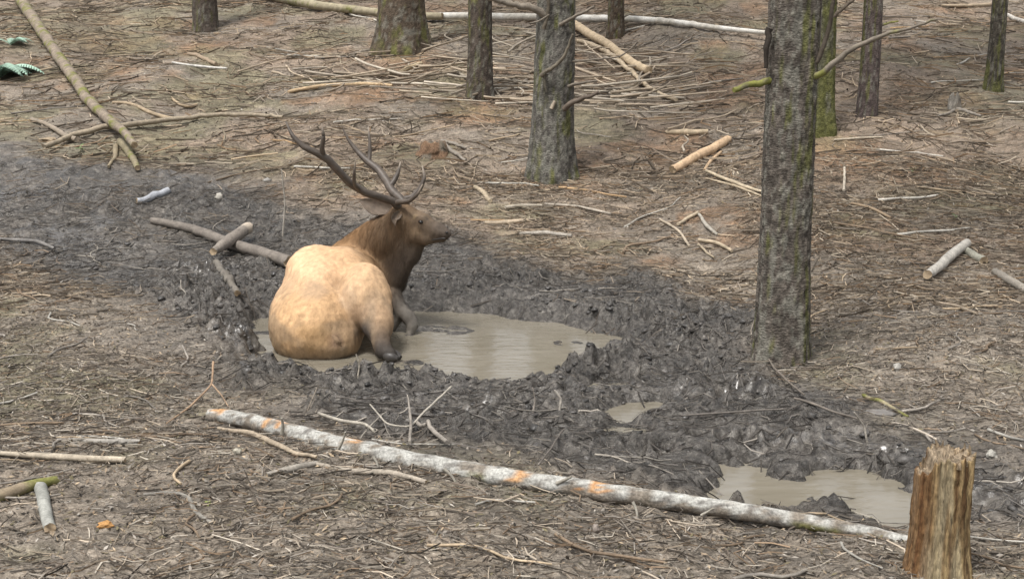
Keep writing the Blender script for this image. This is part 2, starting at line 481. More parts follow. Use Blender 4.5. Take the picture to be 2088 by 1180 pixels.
# ------------------------------------------------------------------ ground
dryn = fbm2(X * .5, Yg * .5, 3, 61)
moss = sstep(.56, .72, fbm2(X * .9, Yg * .9, 4, 62) + .10 * sstep(0, -6, X) * sstep(12, 16, Yg) + .05 * sstep(2.5, 6, X)) * (1 - mud)
orange = sstep(.58, .72, fbm2(X * 1.3, Yg * 1.3, 4, 63)) * .7 * sstep(10, 13, Yg) * (1 - mud)
for (px, py, rr) in [(985, 235, .9), (820, 130, 1.0), (1150, 370, .7), (885, 300, .45), (1730, 320, 1.2), (1340, 535, .3), (420, 95, .9), (740, 200, .8), (1700, 300, .8)]:
    p = at0(px, py)
    orange = np.maximum(orange, .85 * sstep(rr, rr * .2, np.sqrt((X - p[0]) ** 2 + (Yg - p[1]) ** 2 * .5) + .6 * rr * (fbm2(X * 3, Yg * 3, 3, 64) - .5)))
for (px, py, rr) in [(200, 310, .8), (160, 60, 2.2), (520, 345, .6), (2060, 220, 1.4), (1680, 285, .5), (1850, 560, .0), (820, 120, .5), (260, 925, .25), (1660, 765, .4)]:
    p = at0(px, py)
    if rr: moss = np.maximum(moss, .8 * sstep(rr, rr * .2, np.sqrt((X - p[0]) ** 2 + (Yg - p[1]) ** 2 * .5) + .7 * rr * (fbm2(X * 4, Yg * 4, 3, 65) - .5)))
moss = moss * (1 - mud * .7) * .55
orange = np.maximum(orange * .8, .2 * sstep(10.8, 12.5, Yg) * sstep(.30, .62, fbm2(X * .7, Yg * .7, 4, 69)) * (1 - mud))
mudA = np.clip(mud, 0, 1) * (1 - .15 * sstep(10.6, 12, Yg) * sstep(.42, .60, fbm2(X * 3.5, Yg * 3.5, 4, 67)))
# grey film of dried mud reaching into the litter
film = sstep(.9, 0, mud_d) * .55 * sstep(.4, .6, fbm2(X * 2.5, Yg * 2.5, 3, 66))
mudA = np.maximum(mudA, film)
wet = np.zeros_like(X)
for (px, py, rx, ry) in [(205, 450, .5, 1.4), (120, 490, 1.2, .8), (340, 355, .4, .6), (40, 400, .8, .8), (420, 560, .5, .5), (1500, 800, .5, .4), (900, 830, .5, .4), (1760, 905, .9, .3), (2060, 1000, .6, .5), (1240, 790, .4, .3), (480, 690, .4, .3)]:
    p = at0(px, py)
    wet = np.maximum(wet, sstep(1, .3, np.sqrt(((X - p[0]) / rx) ** 2 + ((Yg - p[1]) / ry) ** 2) + .9 * (fbm2(X * 6, Yg * 6, 3, 68) - .45)))
wet = wet * sstep(.3, .7, mud)
V = np.stack([X, Yg, Z], -1).reshape(-1, 3)
ny, nx = X.shape
ii = np.arange(ny - 1)[:, None] * nx + np.arange(nx - 1)[None]
F = np.stack([ii, ii + 1, ii + nx + 1, ii + nx], -1).reshape(-1, 4)
g = mk('ground', V, F, M_ground, np.stack([mudA, moss, orange, wet], -1).reshape(-1, 4))
g['kind'] = 'structure'
print('ground quads', len(F))

def water_sheet(name, P, grow, z):
    (x0, y0), (x1, y1) = P.min(0) - grow, P.max(0) + grow
    c, h = np.array([(x0 + x1) / 2, (y0 + y1) / 2]), np.array([(x1 - x0) / 2, (y1 - y0) / 2])
    a = np.linspace(0, 2 * math.pi, 48, endpoint=False)
    q = np.stack([np.cos(a), np.sin(a)], 1); q = np.sign(q) * np.abs(q) ** .5      # rounded rectangle, its rim under the mud
    V = np.c_[np.vstack([c + q * h, [c]]), np.full(49, z)]
    F = np.array([[k, (k + 1) % 48, 48] for k in range(48)])
    o = mk(name, V, F, M_water, smooth=False); o['kind'] = 'structure'
    return o
water_sheet('wallow_pool_water', POOL, .1, 0.0)
for k, P in enumerate(PUD): water_sheet('puddle_water', P, .05, 0.002 + .0007 * k)

# ------------------------------------------------------------------ trees
def lerp3(a, b, t): return np.asarray(a)[None] * (1 - t[:, None]) + np.asarray(b)[None] * t[:, None]

def trunk(bx, by, bz, r0, r1, top_h, lean, seed, sides, fine_to, step, flare, mossy, tone, lichen):
    hs_ = list(np.arange(-.25, fine_to, step))
    h = hs_[-1]
    while h < top_h: h += .35; hs_.append(h)
    hs_ = np.array(hs_); n = len(hs_)
    a = np.linspace(0, 2 * math.pi, sides, endpoint=False)
    hh, aa = np.meshgrid(hs_, a, indexing='ij')
    ca, sa = np.cos(aa), np.sin(aa)
    r = np.where(hh < 3, r0 + (r1 - r0) * np.clip(hh, 0, 3) / 3, r1 * (1 - .8 * (hh - 3) / (top_h - 3)))
    fl = np.exp(-np.clip(hh, 0, 9) / (.9 * flare + .1)) * flare
    lob = .5 + .5 * np.cos(aa * 4 + seed + 2 * noise3(ca, sa, 0 * ca, seed))
    r = r * (1 + fl * (.55 + .8 * lob))
    r = r * (1 + .07 * (fbm3(ca * 1.2, sa * 1.2, hh * 1.1, 2, seed) - .5) * 2)
    # bark: horizontal flakes broken by vertical furrows
    k = r0 / .19
    fx, fy, fz = ca * 7 * k, sa * 7 * k, hh * 26
    fl1 = fbm3(fx, fy, fz, 3, seed + 3)
    fur = np.abs(fbm3(ca * 9 * k, sa * 9 * k, hh * 5, 3, seed + 5) - .5) * 2
    relief = (fl1 - .5) * 1.0 + np.clip(fur, 0, .35) * 1.2 - .2
    r = r + .016 * relief * min(1, k)
    cx = bx + lean[0] * hh + .03 * (noise2(hh * .5, hh * 0 + seed, seed) - .5) * np.clip(hh, 0, 2)
    cy = by + lean[1] * hh
    V = np.stack([cx + ca * r, cy + sa * r, bz + hh], -1).reshape(-1, 3)
    i = np.arange(n - 1)[:, None] * sides; j = np.arange(sides)[None]
    F = np.stack([i + j, i + (j + 1) % sides, i + sides + (j + 1) % sides, i + sides + j], -1).reshape(-1, 4)
    # colour
    t = np.clip(fl1 * 1.6 - .35, 0, 1).ravel()
    c = lerp3(np.array(tone) * .45, np.array(tone) * 1.5, t)
    L = fbm3(ca * 5, sa * 5, hh * 9, 4, seed + 9).ravel() + .25 * (t - .5) + lichen
    c = c * (1 - sstep(.48, .66, L)[:, None] * .6) + np.array([.19, .185, .155])[None] * sstep(.48, .66, L)[:, None] * .6 * (.6 + .8 * t)[:, None]
    ang = np.cos(aa - mossy[1]).ravel()
    G = fbm3(ca * 4, sa * 4, hh * 3.5, 4, seed + 13).ravel() + mossy[0] * (ang * .8 - .2) + mossy[2] * np.exp(-np.clip(hh.ravel(), 0, 9) / .35)
    mg = sstep(.56, .78, G)[:, None] * .8
    c = c * (1 - mg) + lerp3((.055, .06, .018), (.17, .17, .05), t) * mg
    return V, F, c

DEAD_GREY = np.array([.17, .145, .115])
def branch_mesh(P, r0, r1, tone, seed, moss_t=0.0, sides=7):
    n = max(6, int(np.linalg.norm(np.asarray(P[-1]) - P[0]) / .04) + 4)
    Q = resample(P, n)
    if n > 6:
        Q[1:-1] += (rng.random((n - 2, 3)) - .5) * r0 * .5
    V, F = tube(Q, [r0, r1], sides, .18, seed, 14)
    nn = fbm3(V[:, 0] * 22, V[:, 1] * 22, V[:, 2] * 22, 3, seed)
    c = np.asarray(tone)[None] * (.55 + .9 * nn[:, None])
    if moss_t:
        mg = sstep(.75 - moss_t * .5, .95 - moss_t * .5, fbm3(V[:, 0] * 9, V[:, 1] * 9, V[:, 2] * 9, 3, seed + 2))[:, None]
        c = c * (1 - mg) + np.array([[.17, .17, .045]]) * (.5 + nn[:, None]) * mg
    return V, F, c

def crown_mesh(seed, top, bottom, width):
    rg = np.random.default_rng(seed)
    VV, FF, CC, o = [], [], [], 0
    nb = 44
    for k in range(nb):
        h = bottom + (top - bottom) * (k + rg.random()) / nb
        L = width * (1 - .85 * (h - bottom) / (top - bottom)) * rg.uniform(.6, 1.1)
        a = k * 2.399 + rg.uniform(-.4, .4)
        d = np.array([math.cos(a), math.sin(a), rg.uniform(-.3, .05)])
        m = 26
        t = rg.uniform(.18, 1, m) ** .8
        ctr = np.array([0, 0, h]) + d[None] * (L * t)[:, None] + rg.normal(0, .10 + .14 * L * .3, (m, 3)) * np.array([1, 1, .45])
        for q in range(2):
            e1 = rg.normal(0, 1, (m, 3)); e1 /= np.linalg.norm(e1, axis=1)[:, None]
            e2 = rg.normal(0, 1, (m, 3)); e2 -= (e1 * e2).sum(1)[:, None] * e1; e2 /= np.linalg.norm(e2, axis=1)[:, None]
            s1 = rg.uniform(.10, .24, m)[:, None]; s2 = rg.uniform(.03, .07, m)[:, None]
            v = np.stack([ctr - e1 * s1, ctr + e2 * s2, ctr + e1 * s1, ctr - e2 * s2], 1).reshape(-1, 3)
            VV.append(v); FF.append(np.arange(m * 4).reshape(m, 4) + o); o += m * 4
            CC.append(np.repeat(np.array([[.045, .075, .03]]) * rg.uniform(.5, 1.5, (m, 1)), 4, 0))
    return np.vstack(VV), np.vstack(FF), np.vstack(CC)

def pxw(p, w): return w * math.hypot(p[1] * math.cos(PITCH) - (p[2] - CAMZ) * math.sin(PITCH), 0) / FPX   # pixels -> metres at a point

TONE = (.115, .098, .082)
trees = [
 # base px, width low, width high, lean, seed, sides, fine_to, step, flare, moss(amount, angle, foot), tone, lichen, label
 ((1600, 752), 104, 99, (.012, 0), 3, 124, 3.0, .0125, .30, (.10, -.6, .05), TONE, .02, 'stout scaly grey trunk with moss down one side, at the mud edge'),
 ((1128, 378), 82, 76, (0, 0), 5, 92, 3.2, .018, .28, (.0, 0, .05), (.125, .115, .1), .04, 'grey lichen-covered trunk with several short dead limb stubs, rising behind the wallow'),
 ((979, 208), 50, 46, (-.005, 0), 8, 60, 3.4, .028, .25, (-.1, 0, .02), (.085, .068, .055), -.06, 'slim dark brown trunk between the grey lichen trunk and the broad flared trunk'),
 ((818, 118), 94, 84, (-.01, 0), 11, 80, 3.6, .028, .35, (.0, 0, .14), (.105, .08, .058), -.05, 'broad brown trunk with a wide flared foot, in front of the long white log'),
 ((414, 70), 50, 48, (0, 0), 14, 60, 4.5, .03, .15, (-.05, 0, .05), (.085, .068, .056), -.04, 'dark brown trunk standing alone upslope, near the leaning peeled log'),
 ((1257, 82), 32, 29, (.01, 0), 17, 48, 4.5, .03, .2, (-.05, 0, .05), (.095, .07, .05), -.04, 'thin brown trunk rising beyond the long white log'),
 ((1676, 282), 52, 40, (0, 0), 20, 60, 3.4, .026, .3, (.36, -.8, .45), (.10, .095, .06), .0, 'bright green mossy trunk just behind the stout scaly trunk'),
 ((1772, 244), 40, 33, (.02, 0), 23, 64, 4, .025, .22, (-.05, 0, .02), (.105, .082, .075), -.04, 'slim reddish brown trunk beside the mossy green one'),
 ((2031, 192), 32, 29, (.006, 0), 26, 56, 4, .028, .25, (-.02, 0, .3), (.075, .065, .052), -.04, 'slim dark trunk with a mossy green foot, near the small grey stump'),
]
crown_protos = []
TREE = []
for k, (bp, wl_, wh, lean, seed, sides, ft, st, flare, mo, tone, lich, lab) in enumerate(trees):
    p = at0(bp[0], bp[1] - 4, H0 if bp[1] > 600 else Hg)
    r0, r1 = pxw(p, wl_) / 2, pxw(p, wh) / 2
    p = p + np.array([0, r0, 0])
    bz = float(Hg(p[0], p[1])[0])
    top = 15 + (seed % 5)
    e = root('tree', (p[0], p[1], bz), lab, 'tree', 'trees of the plantation')
    V, F, c = trunk(p[0], p[1], bz, r0, r1, top, lean, seed, sides, ft, st, flare, mo, tone, lich)
    mk('trunk', V, F, M_bark, c, e)
    if k < 3:
        V, F, c = crown_mesh(90 + k, 17, 8.2, 2.3)
        crown_protos.append(mk('crown', V, F, M_needle, c, e, smooth=False)); crown_protos[-1].location = (0, 0, 0)
    else:
        o = crown_protos[k % 3].copy(); col.objects.link(o); o.parent = e; o.location = (0, 0, top - 17); o.rotation_euler = (0, 0, k * 1.7)
    TREE.append((e, p, r0, bz))

def tree_branch(k, pts, w0, w1, tone=DEAD_GREY, moss_t=0.0, dy=0.0, ddy=0.0):
    e, p, r0, bz = TREE[k]
    n = len(pts)
    P = [u(q[0], q[1], p[1] + dy + ddy * i / max(1, n - 1)) for i, q in enumerate(pts)]
    s = P[0][1] / FPX
    V, F, c = branch_mesh(P, w0 * s / 2, w1 * s / 2, tone, k * 31 + n + int(pts[0][1]), moss_t)
    return mk('dead_branch', V, F, M_wood, c, e)
tree_branch(0, [(1640, 165), (1672, 152), (1735, 102), (1790, 74), (1850, 58), (1912, 40)], 16, 4, moss_t=.35, dy=-.05, ddy=-.4)
tree_branch(0, [(1735, 102), (1760, 90), (1785, 84)], 6, 3, moss_t=.8, dy=-.18, ddy=-.1)
tree_branch(0, [(1645, 150), (1670, 118), (1688, 70), (1697, 20), (1702, -40)], 11, 7, (.08, .065, .05), dy=-.08, ddy=-.1)
tree_branch(0, [(1590, 158), (1556, 168), (1525, 174), (1496, 184)], 16, 11, moss_t=.95, dy=-.02, ddy=-.15)
tree_branch(0, [(1655, 555), (1672, 520)], 4, 2, dy=0)
tree_branch(0, [(1570, 58), (1563, 95), (1562, 140)], 15, 8, (.035, .028, .022), dy=-.12)
tree_branch(1, [(1120, 40), (1090, 18), (1040, 8), (985, -6)], 17, 9, (.2, .17, .135), dy=-.12, ddy=-.2)
tree_branch(1, [(1140, 52), (1165, 38), (1212, 14)], 8, 5, dy=-.2, ddy=-.15)
tree_branch(1, [(1103, 155), (1112, 146), (1132, 136), (1150, 116), (1163, 88), (1168, 70)], 9, 5, (.14, .12, .09), dy=-.26, ddy=-.15)
tree_branch(1, [(1112, 150), (1110, 170), (1114, 188)], 8, 4, (.09, .08, .06), dy=-.26)
tree_branch(1, [(1150, 222), (1162, 210), (1190, 200), (1220, 188)], 13, 7, (.12, .095, .075), dy=-.2, ddy=-.2)
tree_branch(1, [(1150, 178), (1180, 170), (1218, 165)], 7, 4, dy=-.15, ddy=-.1)
tree_branch(1, [(1124, 222), (1132, 206)], 8, 7, (.3, .25, .19), dy=-.25)
tree_branch(1, [(1080, 48), (1100, 44), (1120, 30)], 4, 3, dy=-.28)
tree_branch(1, [(1108, 60), (1118, 25), (1116, -20)], 9, 6, (.09, .075, .055), dy=-.26)
tree_branch(1, [(1160, 126), (1210, 122), (1265, 116), (1290, 98), (1302, 85)], 4, 3, dy=-.1, ddy=-.4)
tree_branch(2, [(955, 172), (930, 178)], 6, 4, dy=0)
tree_branch(3, [(858, 30), (862, 5)], 8, 5, dy=-.1)
tree_branch(3, [(768, 100), (735, 106), (700, 118)], 7, 4, dy=0)
tree_branch(5, [(1272, 35), (1290, 28), (1298, 32)], 4, 2, dy=0)
tree_branch(6, [(1690, 45), (1715, 20), (1750, -8)], 9, 6, (.10, .08, .06), dy=-.1)
tree_branch(6, [(1690, 30), (1668, 10)], 4, 3, dy=-.1)
tree_branch(7, [(1790, 55), (1815, 46), (1832, 44)], 5, 3, moss_t=.7, dy=0)

# ------------------------------------------------------------------ logs, branches and sticks
C_PALE, C_TAN, C_GREY, C_WHITE, C_MUD, C_BROWN = (.36, .28, .19), (.40, .27, .15), (.24, .215, .185), (.50, .47, .41), (.085, .076, .066), (.17, .125, .085)

def stick(name, pts, w, tone, label, cat, group=None, moss_t=0, lift=0.0, sides=8, paint=None, air=None, rough=.16, m=None):
    m_ = m
    P = []
    for i, q in enumerate(pts):
        p = at(q[0], q[1])
        P.append(p)
    P = np.array(P)
    s = np.array([p[1] for p in P]) / FPX
    ws = np.interp(np.linspace(0, 1, len(P)), np.linspace(0, 1, len(w)), w) * s / 2
    n = max(8, int(np.linalg.norm(np.diff(P, axis=0), axis=1).sum() / .035))
    n = min(n, 260)
    Q = resample(P, n)
    rr = np.interp(np.linspace(0, 1, n), np.linspace(0, 1, len(ws)), ws)
    if max(w) >= 40:                         # a heavy log lies straight
        tt_ = np.linspace(0, 1, n); Q = np.stack([np.polyval(np.polyfit(tt_, Q[:, k], 5), tt_) for k in range(3)], 1)
    gz = Hg(Q[:, 0], Q[:, 1])
    kern = min(n, 2 * (n // 6) + 1)
    zz = np.convolve(np.pad(gz, kern // 2, mode='edge'), np.ones(kern) / kern, 'valid')[:n]
    if max(w) < 9:                           # a thin stiff twig bridges the hollows and dips under the clods
        zz = np.polyval(np.polyfit(np.linspace(0, 1, n), gz, 2), np.linspace(0, 1, n)) + .012
        Q[:, 2] = np.maximum(zz, gz - rr - .03) + rr * .75 + lift
    elif max(w) >= 40: Q[:, 2] = np.polyval(np.polyfit(np.linspace(0, 1, n), gz, 2), np.linspace(0, 1, n)) + rr * .8 + lift
    else: Q[:, 2] = np.maximum(zz, gz - rr * .5) + rr * .75 + lift
    if air is not None:
        Q[:, 2] += np.interp(np.linspace(0, 1, n), np.linspace(0, 1, len(air)), air)
    sd_ = abs(hash((round(pts[0][0]), round(pts[0][1])))) % 999
    wb = .5 if max(w) < 12 or max(w) >= 40 else .3
    if max(w) >= 12: rough = min(rough, .075 if max(w) < 40 else .14)
    Q[:, 0] += rr * wb * (noise2(np.arange(n) * .33, np.full(n, sd_ * 1.0), sd_) - .5)
    Q[:, 1] += rr * wb * (noise2(np.arange(n) * .33, np.full(n, sd_ + .5), sd_ + 1) - .5)
    V, F = tube(Q, rr, sides, rough, sd_, 9 if max(w) < 12 else 14)
    if max(w) >= 12:                         # torn ends
        T, _, _ = frames(Q); m0 = n * sides
        for ring, cap, dr, p_ in ((0, m0, -T[0], 0), (m0 - sides, m0 + sides, T[-1], -1)):
            jag = (fbm2(np.cos(np.arange(sides) / sides * 6.283) * 2 + sd_, np.sin(np.arange(sides) / sides * 6.283) * 2, 3, sd_ % 97) - .35) * rr[p_] * 1.6
            V[ring:ring + sides] += dr[None] * jag[:, None]; V[cap:cap + sides] = V[ring:ring + sides]
    nn = fbm3(V[:, 0] * 26, V[:, 1] * 26, V[:, 2] * 26, 3, sd_)
    c = np.asarray(tone)[None] * (.5 + 1.0 * nn[:, None])
    if moss_t:
        mg = sstep(.75 - moss_t * .5, .95 - moss_t * .5, fbm3(V[:, 0] * 7, V[:, 1] * 7, V[:, 2] * 7, 3, sd_ + 2))[:, None]
        c = c * (1 - mg) + np.array([[.15, .15, .045]]) * (.5 + nn[:, None]) * mg
    tpar = along(n, sides)
    if paint is not None: c = paint(c, V, tpar, Q, rr)
    if max(w) > 12: k = 2 * sides + 2; c[-k:] = np.array([.34, .26, .17]) * (.6 + .8 * nn[-k:, None])
    b = Q[n // 2].copy(); b[2] -= rr[n // 2]
    o = mk(name, V, F, m_ or M_wood, c, origin=b)
    tag(o, label, cat, group)
    return o

def paint_front(c, V, t, Q, rr):
    lic = fbm3(V[:, 0] * 18, V[:, 1] * 18, V[:, 2] * 18, 4, 77)
    fine_ = fbm3(V[:, 0] * 45, V[:, 1] * 45, V[:, 2] * 45, 2, 79)
    i = np.clip((t * (len(Q) - 1)).astype(int), 0, len(Q) - 1)
    up = (V[:, 2] - Q[i, 2]) / rr[i]
    k = sstep(.44, .60, lic + .13 * up) * .95
    c = lerp3((.10, .085, .066), (.25, .215, .175), fine_)
    w = lerp3((.25, .245, .225), (.46, .455, .42), fine_)
    c = c * (1 - k[:, None]) + w * k[:, None]
    sp = sstep(.60, .68, fbm3(V[:, 0] * 32, V[:, 1] * 32, V[:, 2] * 32, 2, 83))[:, None]
    c = c * (1 - .75 * sp) + np.array([[.10, .09, .08]]) * .75 * sp
    for tc_, w_, lo in ((.022, .014, .6), (.145, .006, -.5), (.170, .004, .1), (.315, .007, .7), (.545, .005, .1), (.63, .008, .1)):
        m = sstep(w_, w_ * .6, np.abs(t - tc_) + .02 * (lic - .5) + .03 * (fine_ - .5)) * sstep(lo - .15, lo + .15, up + .8 * (lic - .5)) * .9
        c = c * (1 - m[:, None]) + lerp3((.34, .17, .07), (.55, .33, .16), fine_) * m[:, None]
    for tc_, w_ in ((.50, .022), (.86, .03), (.93, .03)):
        m = sstep(w_, w_ * .3, np.abs(t - tc_) + .03 * (lic - .5)) * sstep(.5, -.1, up) * .8
        c = c * (1 - m[:, None]) + np.array([[.13, .125, .035]]) * (.6 + fine_[:, None]) * m[:, None]
    return c

def paint_birch(c, V, t, Q, rr):
    k = sstep(.42, .55, fbm3(V[:, 0] * 3, V[:, 1] * 3, V[:, 2] * 3, 3, 91))[:, None]
    return c * (1 - k) + np.array([[.62, .60, .55]]) * k * (.7 + .6 * fbm3(V[:, 0] * 20, V[:, 1] * 20, V[:, 2] * 20, 2, 92)[:, None])

front_log = stick('fallen_log', [(436, 852), (560, 882), (700, 914), (860, 945), (1000, 980), (1150, 1002), (1300, 1028), (1480, 1058), (1650, 1082), (1830, 1098), (1960, 1112)],
      [30, 37, 42, 47, 47, 43, 40, 37, 35, 34], C_GREY, 'long fallen log crusted with white lichen and orange scars, in front of the wallow', 'log', sides=22, paint=paint_front, rough=.14, m=M_lichen, lift=-.014)
for (a_, b_, w_) in [((575, 884), (574, 852), 9), ((690, 915), (704, 880), 7), ((905, 955), (930, 985), 8), ((1135, 985), (1165, 972), 9), ((1290, 1022), (1300, 1060), 7), ((760, 930), (772, 958), 6), ((1430, 1050), (1455, 1035), 6)]:
    yb = at(a_[0], a_[1] + 22)[1] - .02; pa, pb = u(a_[0], a_[1], yb), u(b_[0], b_[1], yb - .03)
    V, F, c = branch_mesh([pa, (pa + pb) / 2 + [.008, 0, .004], pb], pxw(pa, w_) / 2, pxw(pa, w_) / 4, (.27, .25, .21), int(a_[0]))
    mk('branch_stub', V, F, M_wood, c, front_log, origin=np.zeros(3))
stick('fallen_log', [(20, -30), (50, 30), (92, 95), (135, 158), (182, 220), (228, 272), (254, 304), (276, 332)], [23, 24, 25, 26, 26, 24, 14], (.215, .175, .135),
      'long peeled brown log with moss tufts slanting down to an old root', 'log', moss_t=.5, lift=.07, sides=14, rough=.13, m=M_lichen)
stick('fallen_log', [(495, -6), (640, 24), (780, 38), (900, 46)], [24, 20, 17, 15], (.30, .26, .18), 'mossy tan log reaching behind the broad flared trunk', 'log', moss_t=.35, lift=.05, sides=10)
stick('fallen_log', [(860, 44), (960, 47), (1085, 48), (1190, 48), (1320, 52), (1440, 66), (1560, 84)], [14, 15, 15, 13, 12, 9], C_WHITE, 'long white-barked log lying straight across the slope', 'log', lift=.06, sides=10, paint=paint_birch)
stick('fallen_log', [(1172, 62), (1240, 108), (1322, 168)], [17, 17, 16], (.46, .36, .24), 'peeled tan log lying over the brushwood pile', 'log', lift=.08, sides=10)
stick('fallen_log', [(1180, 88), (1260, 135), (1320, 185), (1378, 216)], [9, 11, 9, 8], (.42, .34, .24), 'thin peeled pole beside the peeled tan log', 'pole', lift=.03)
stick('cut_log', [(1372, 357), (1428, 324), (1484, 290)], [17, 20, 17], (.50, .355, .225), 'short orange-tan barkless log chunk on the slope', 'log', sides=10, lift=.01)
stick('cut_log', [(1890, 574), (1930, 545), (1971, 508)], [19, 21, 19], (.40, .375, .33), 'short pale grey log propped on a twig on the open slope', 'log', lift=.03, sides=10)
stick('cut_log', [(1968, 516), (2004, 538)], [17, 18], (.28, .27, .22), 'stubby grey log end under the pale propped log', 'log', sides=10)
stick('fallen_log', [(2030, 560), (2060, 580), (2110, 612)], [16, 18, 20], (.24, .215, .18), 'grey log entering past the mossy twigs of the open slope', 'log', sides=10)
stick('fallen_log', [(312, 456), (400, 478), (490, 515), (592, 550)], [15, 20, 24, 26], (.155, .135, .115), 'dark muddy log ending against the elk', 'log', sides=12, lift=.01)
def pale_end(c, V, t, Q, rr):
    k = sstep(.86, .93, t)[:, None]; return c * (1 - k) + np.array([[.40, .34, .27]]) * k
stick('fallen_log', [(436, 536), (470, 514), (506, 490)], [16, 26, 24], (.19, .165, .14), 'short split log with a pale broken end across the muddy log', 'log', sides=10, lift=.08, paint=pale_end)
stick('fallen_log', [(440, 540), (462, 575), (484, 608)], [14, 17, 14], (.14, .125, .105), 'short dark wood piece sunk in mud by the pool', 'log', sides=9)
stick('grey_log_chunk', [(280, 414), (312, 404), (342, 394)], [12, 16, 14], (.30, .31, .33), 'small blue-grey wood chunk in the wet seep', 'log', sides=9)
stick('curved_branch', [(90, 316), (150, 290), (250, 268), (350, 258), (410, 245), (470, 244), (530, 246), (576, 250)], [11, 12, 11, 9, 9, 6], (.27, .225, .165), 'long curved bare branch lying over the foot of the peeled log', 'branch', lift=.05)
stick('branch', [(64, 248), (110, 270), (156, 292)], [8, 10, 12], (.24, .2, .155), 'short grey branch meeting the curved bare branch', 'branch', lift=.02)
stick('branch', [(230, 212), (300, 230), (368, 248)], [6, 8, 9], (.32, .25, .17), 'straight tan branch just above the curved bare branch', 'branch')
stick('branch', [(-20, 930), (60, 934), (150, 942), (254, 944)], [9, 14, 15, 13], (.36, .31, .24), 'pale straight branch with a torn end beside mossy twigs', 'branch', lift=.01)
stick('branch', [(118, 900), (200, 905), (284, 908)], [7, 12, 15], (.27, .25, .22), 'grey tapering branch just behind the pale torn branch', 'branch')
stick('mossy_log', [(-30, 1030), (50, 1005), (112, 986)], [30, 26, 20], (.22, .175, .12), 'thick moss-covered log end with a cut tip', 'log', moss_t=.7, sides=10)
stick('cut_log', [(84, 1005), (92, 1040), (101, 1084)], [28, 27, 25], (.26, .26, .235), 'short grey bark-ringed log below the moss-covered log end', 'log', sides=12)
stick('bent_stick', [(292, 1010), (340, 1008), (384, 1014), (396, 1042), (412, 1058), (432, 1068)], [7, 9, 10, 11, 10, 9], (.20, .185, .16), 'grey stick with a sharp elbow bend', 'stick', sides=7)
stick('branch', [(446, 880), (500, 885), (545, 906), (600, 932), (645, 940)], [7, 11, 13, 12, 8], (.30, .245, .18), 'curving tan branch in front of the lichen log', 'branch', lift=.01)
stick('branch', [(640, 948), (700, 962), (790, 968), (868, 986)], [10, 13, 14, 11], (.27, .235, .19), 'smooth grey branch parallel to the lichen log', 'branch')
stick('branch', [(545, 972), (590, 962), (645, 950)], [12, 18, 12], (.26, .235, .2), 'thick knobbly root-like branch touching the smooth grey branch', 'branch')
stick('branch', [(650, 870), (700, 882), (745, 895), (762, 902)], [7, 8, 7, 5], (.33, .3, .25), 'pale twiggy branch lying along the lichen log', 'branch', lift=.06)
e = stick('forked_branch', [(836, 915), (838, 885), (832, 850)], [7, 6, 3], (.23, .205, .175), 'upright forked branch stuck in mud behind the lichen log', 'branch', air=[0, .05, .09], lift=.02)
stick('thin_branch', [(755, 855), (790, 882), (836, 880), (868, 860), (920, 804)], [3, 4, 5, 5, 5], (.34, .31, .26), 'long thin bow-shaped twig caught on the forked branch', 'twig', lift=.05)
stick('branch', [(848, 874), (880, 890), (912, 916)], [9, 10, 10], (.24, .215, .185), 'stubby grey branch leaning on the forked branch', 'branch', lift=.03)
stick('thin_branch', [(735, 905), (760, 880), (788, 852)], [4, 4, 3], (.25, .225, .19), 'thin dark twig sloping from the lichen log into mud', 'twig', lift=.03)
stick('thin_branch', [(1098, 966), (1125, 930), (1150, 885)], [3, 4, 4], (.12, .105, .09), 'dark twig leaning on the far side of the lichen log', 'twig', lift=.03)
stick('orange_twig', [(340, 868), (385, 840), (432, 804), (437, 775)], [3, 4, 4, 5], (.27, .185, .12), 'reddish orange forked twig standing near the log tip', 'twig', air=[0, .01, .05, .1])
stick('orange_twig', [(434, 804), (452, 818), (466, 832)], [4, 3, 2], (.27, .19, .125), 'short orange twig beside the reddish forked one', 'twig', air=[.05, .03, 0])
stick('thin_branch', [(1388, 862), (1480, 850), (1604, 840)], [4, 5, 4], (.13, .115, .10), 'long dark twig lying flat on the mud below the stout trunk', 'twig', lift=.02)
stick('thin_branch', [(1620, 826), (1660, 832), (1700, 852), (1758, 866)], [5, 6, 5, 4], (.15, .13, .11), 'dark curved twig at the mud edge', 'twig', lift=.015)
stick('thin_branch', [(1556, 732), (1580, 765), (1640, 818)], [3, 5, 4], (.14, .12, .10), 'dark root-like twig leaning off the foot of the stout trunk', 'twig', lift=.03)
stick('thin_branch', [(1820, 866), (1865, 880), (1912, 902)], [4, 6, 5], (.38, .33, .27), 'pale straight twig near the rotten stump', 'twig')
stick('mossy_stick', [(1760, 806), (1800, 822), (1852, 852)], [8, 10, 5], (.22, .19, .12), 'moss-tufted stick by a pale flat stone', 'stick', moss_t=.7)
stick('branch', [(988, 457), (1040, 456), (1092, 453)], [9, 10, 7], (.36, .29, .21), 'short tan stick beyond the elk nose', 'stick')
stick('branch', [(1060, 479), (1110, 477), (1166, 484)], [6, 10, 8], (.30, .27, .23), 'flat grey stick with a dark underside, below the short tan stick', 'stick')
stick('branch', [(1110, 418), (1180, 424), (1245, 440)], [5, 6, 5], (.32, .28, .23), 'long pale twig below the lichen trunk', 'twig')
stick('branch', [(1030, 428), (1070, 424), (1105, 424)], [8, 8, 5], (.34, .30, .24), 'pale flat wood sliver below the lichen trunk', 'stick')
stick('branch', [(968, 384), (990, 402), (1000, 415)], [9, 11, 9], (.33, .27, .19), 'stubby tan stick left of the lichen trunk foot', 'stick')
stick('branch', [(1345, 452), (1385, 475), (1406, 505)], [5, 6, 5], (.34, .285, .215), 'curved tan twig on the slope before the stout trunk', 'twig')
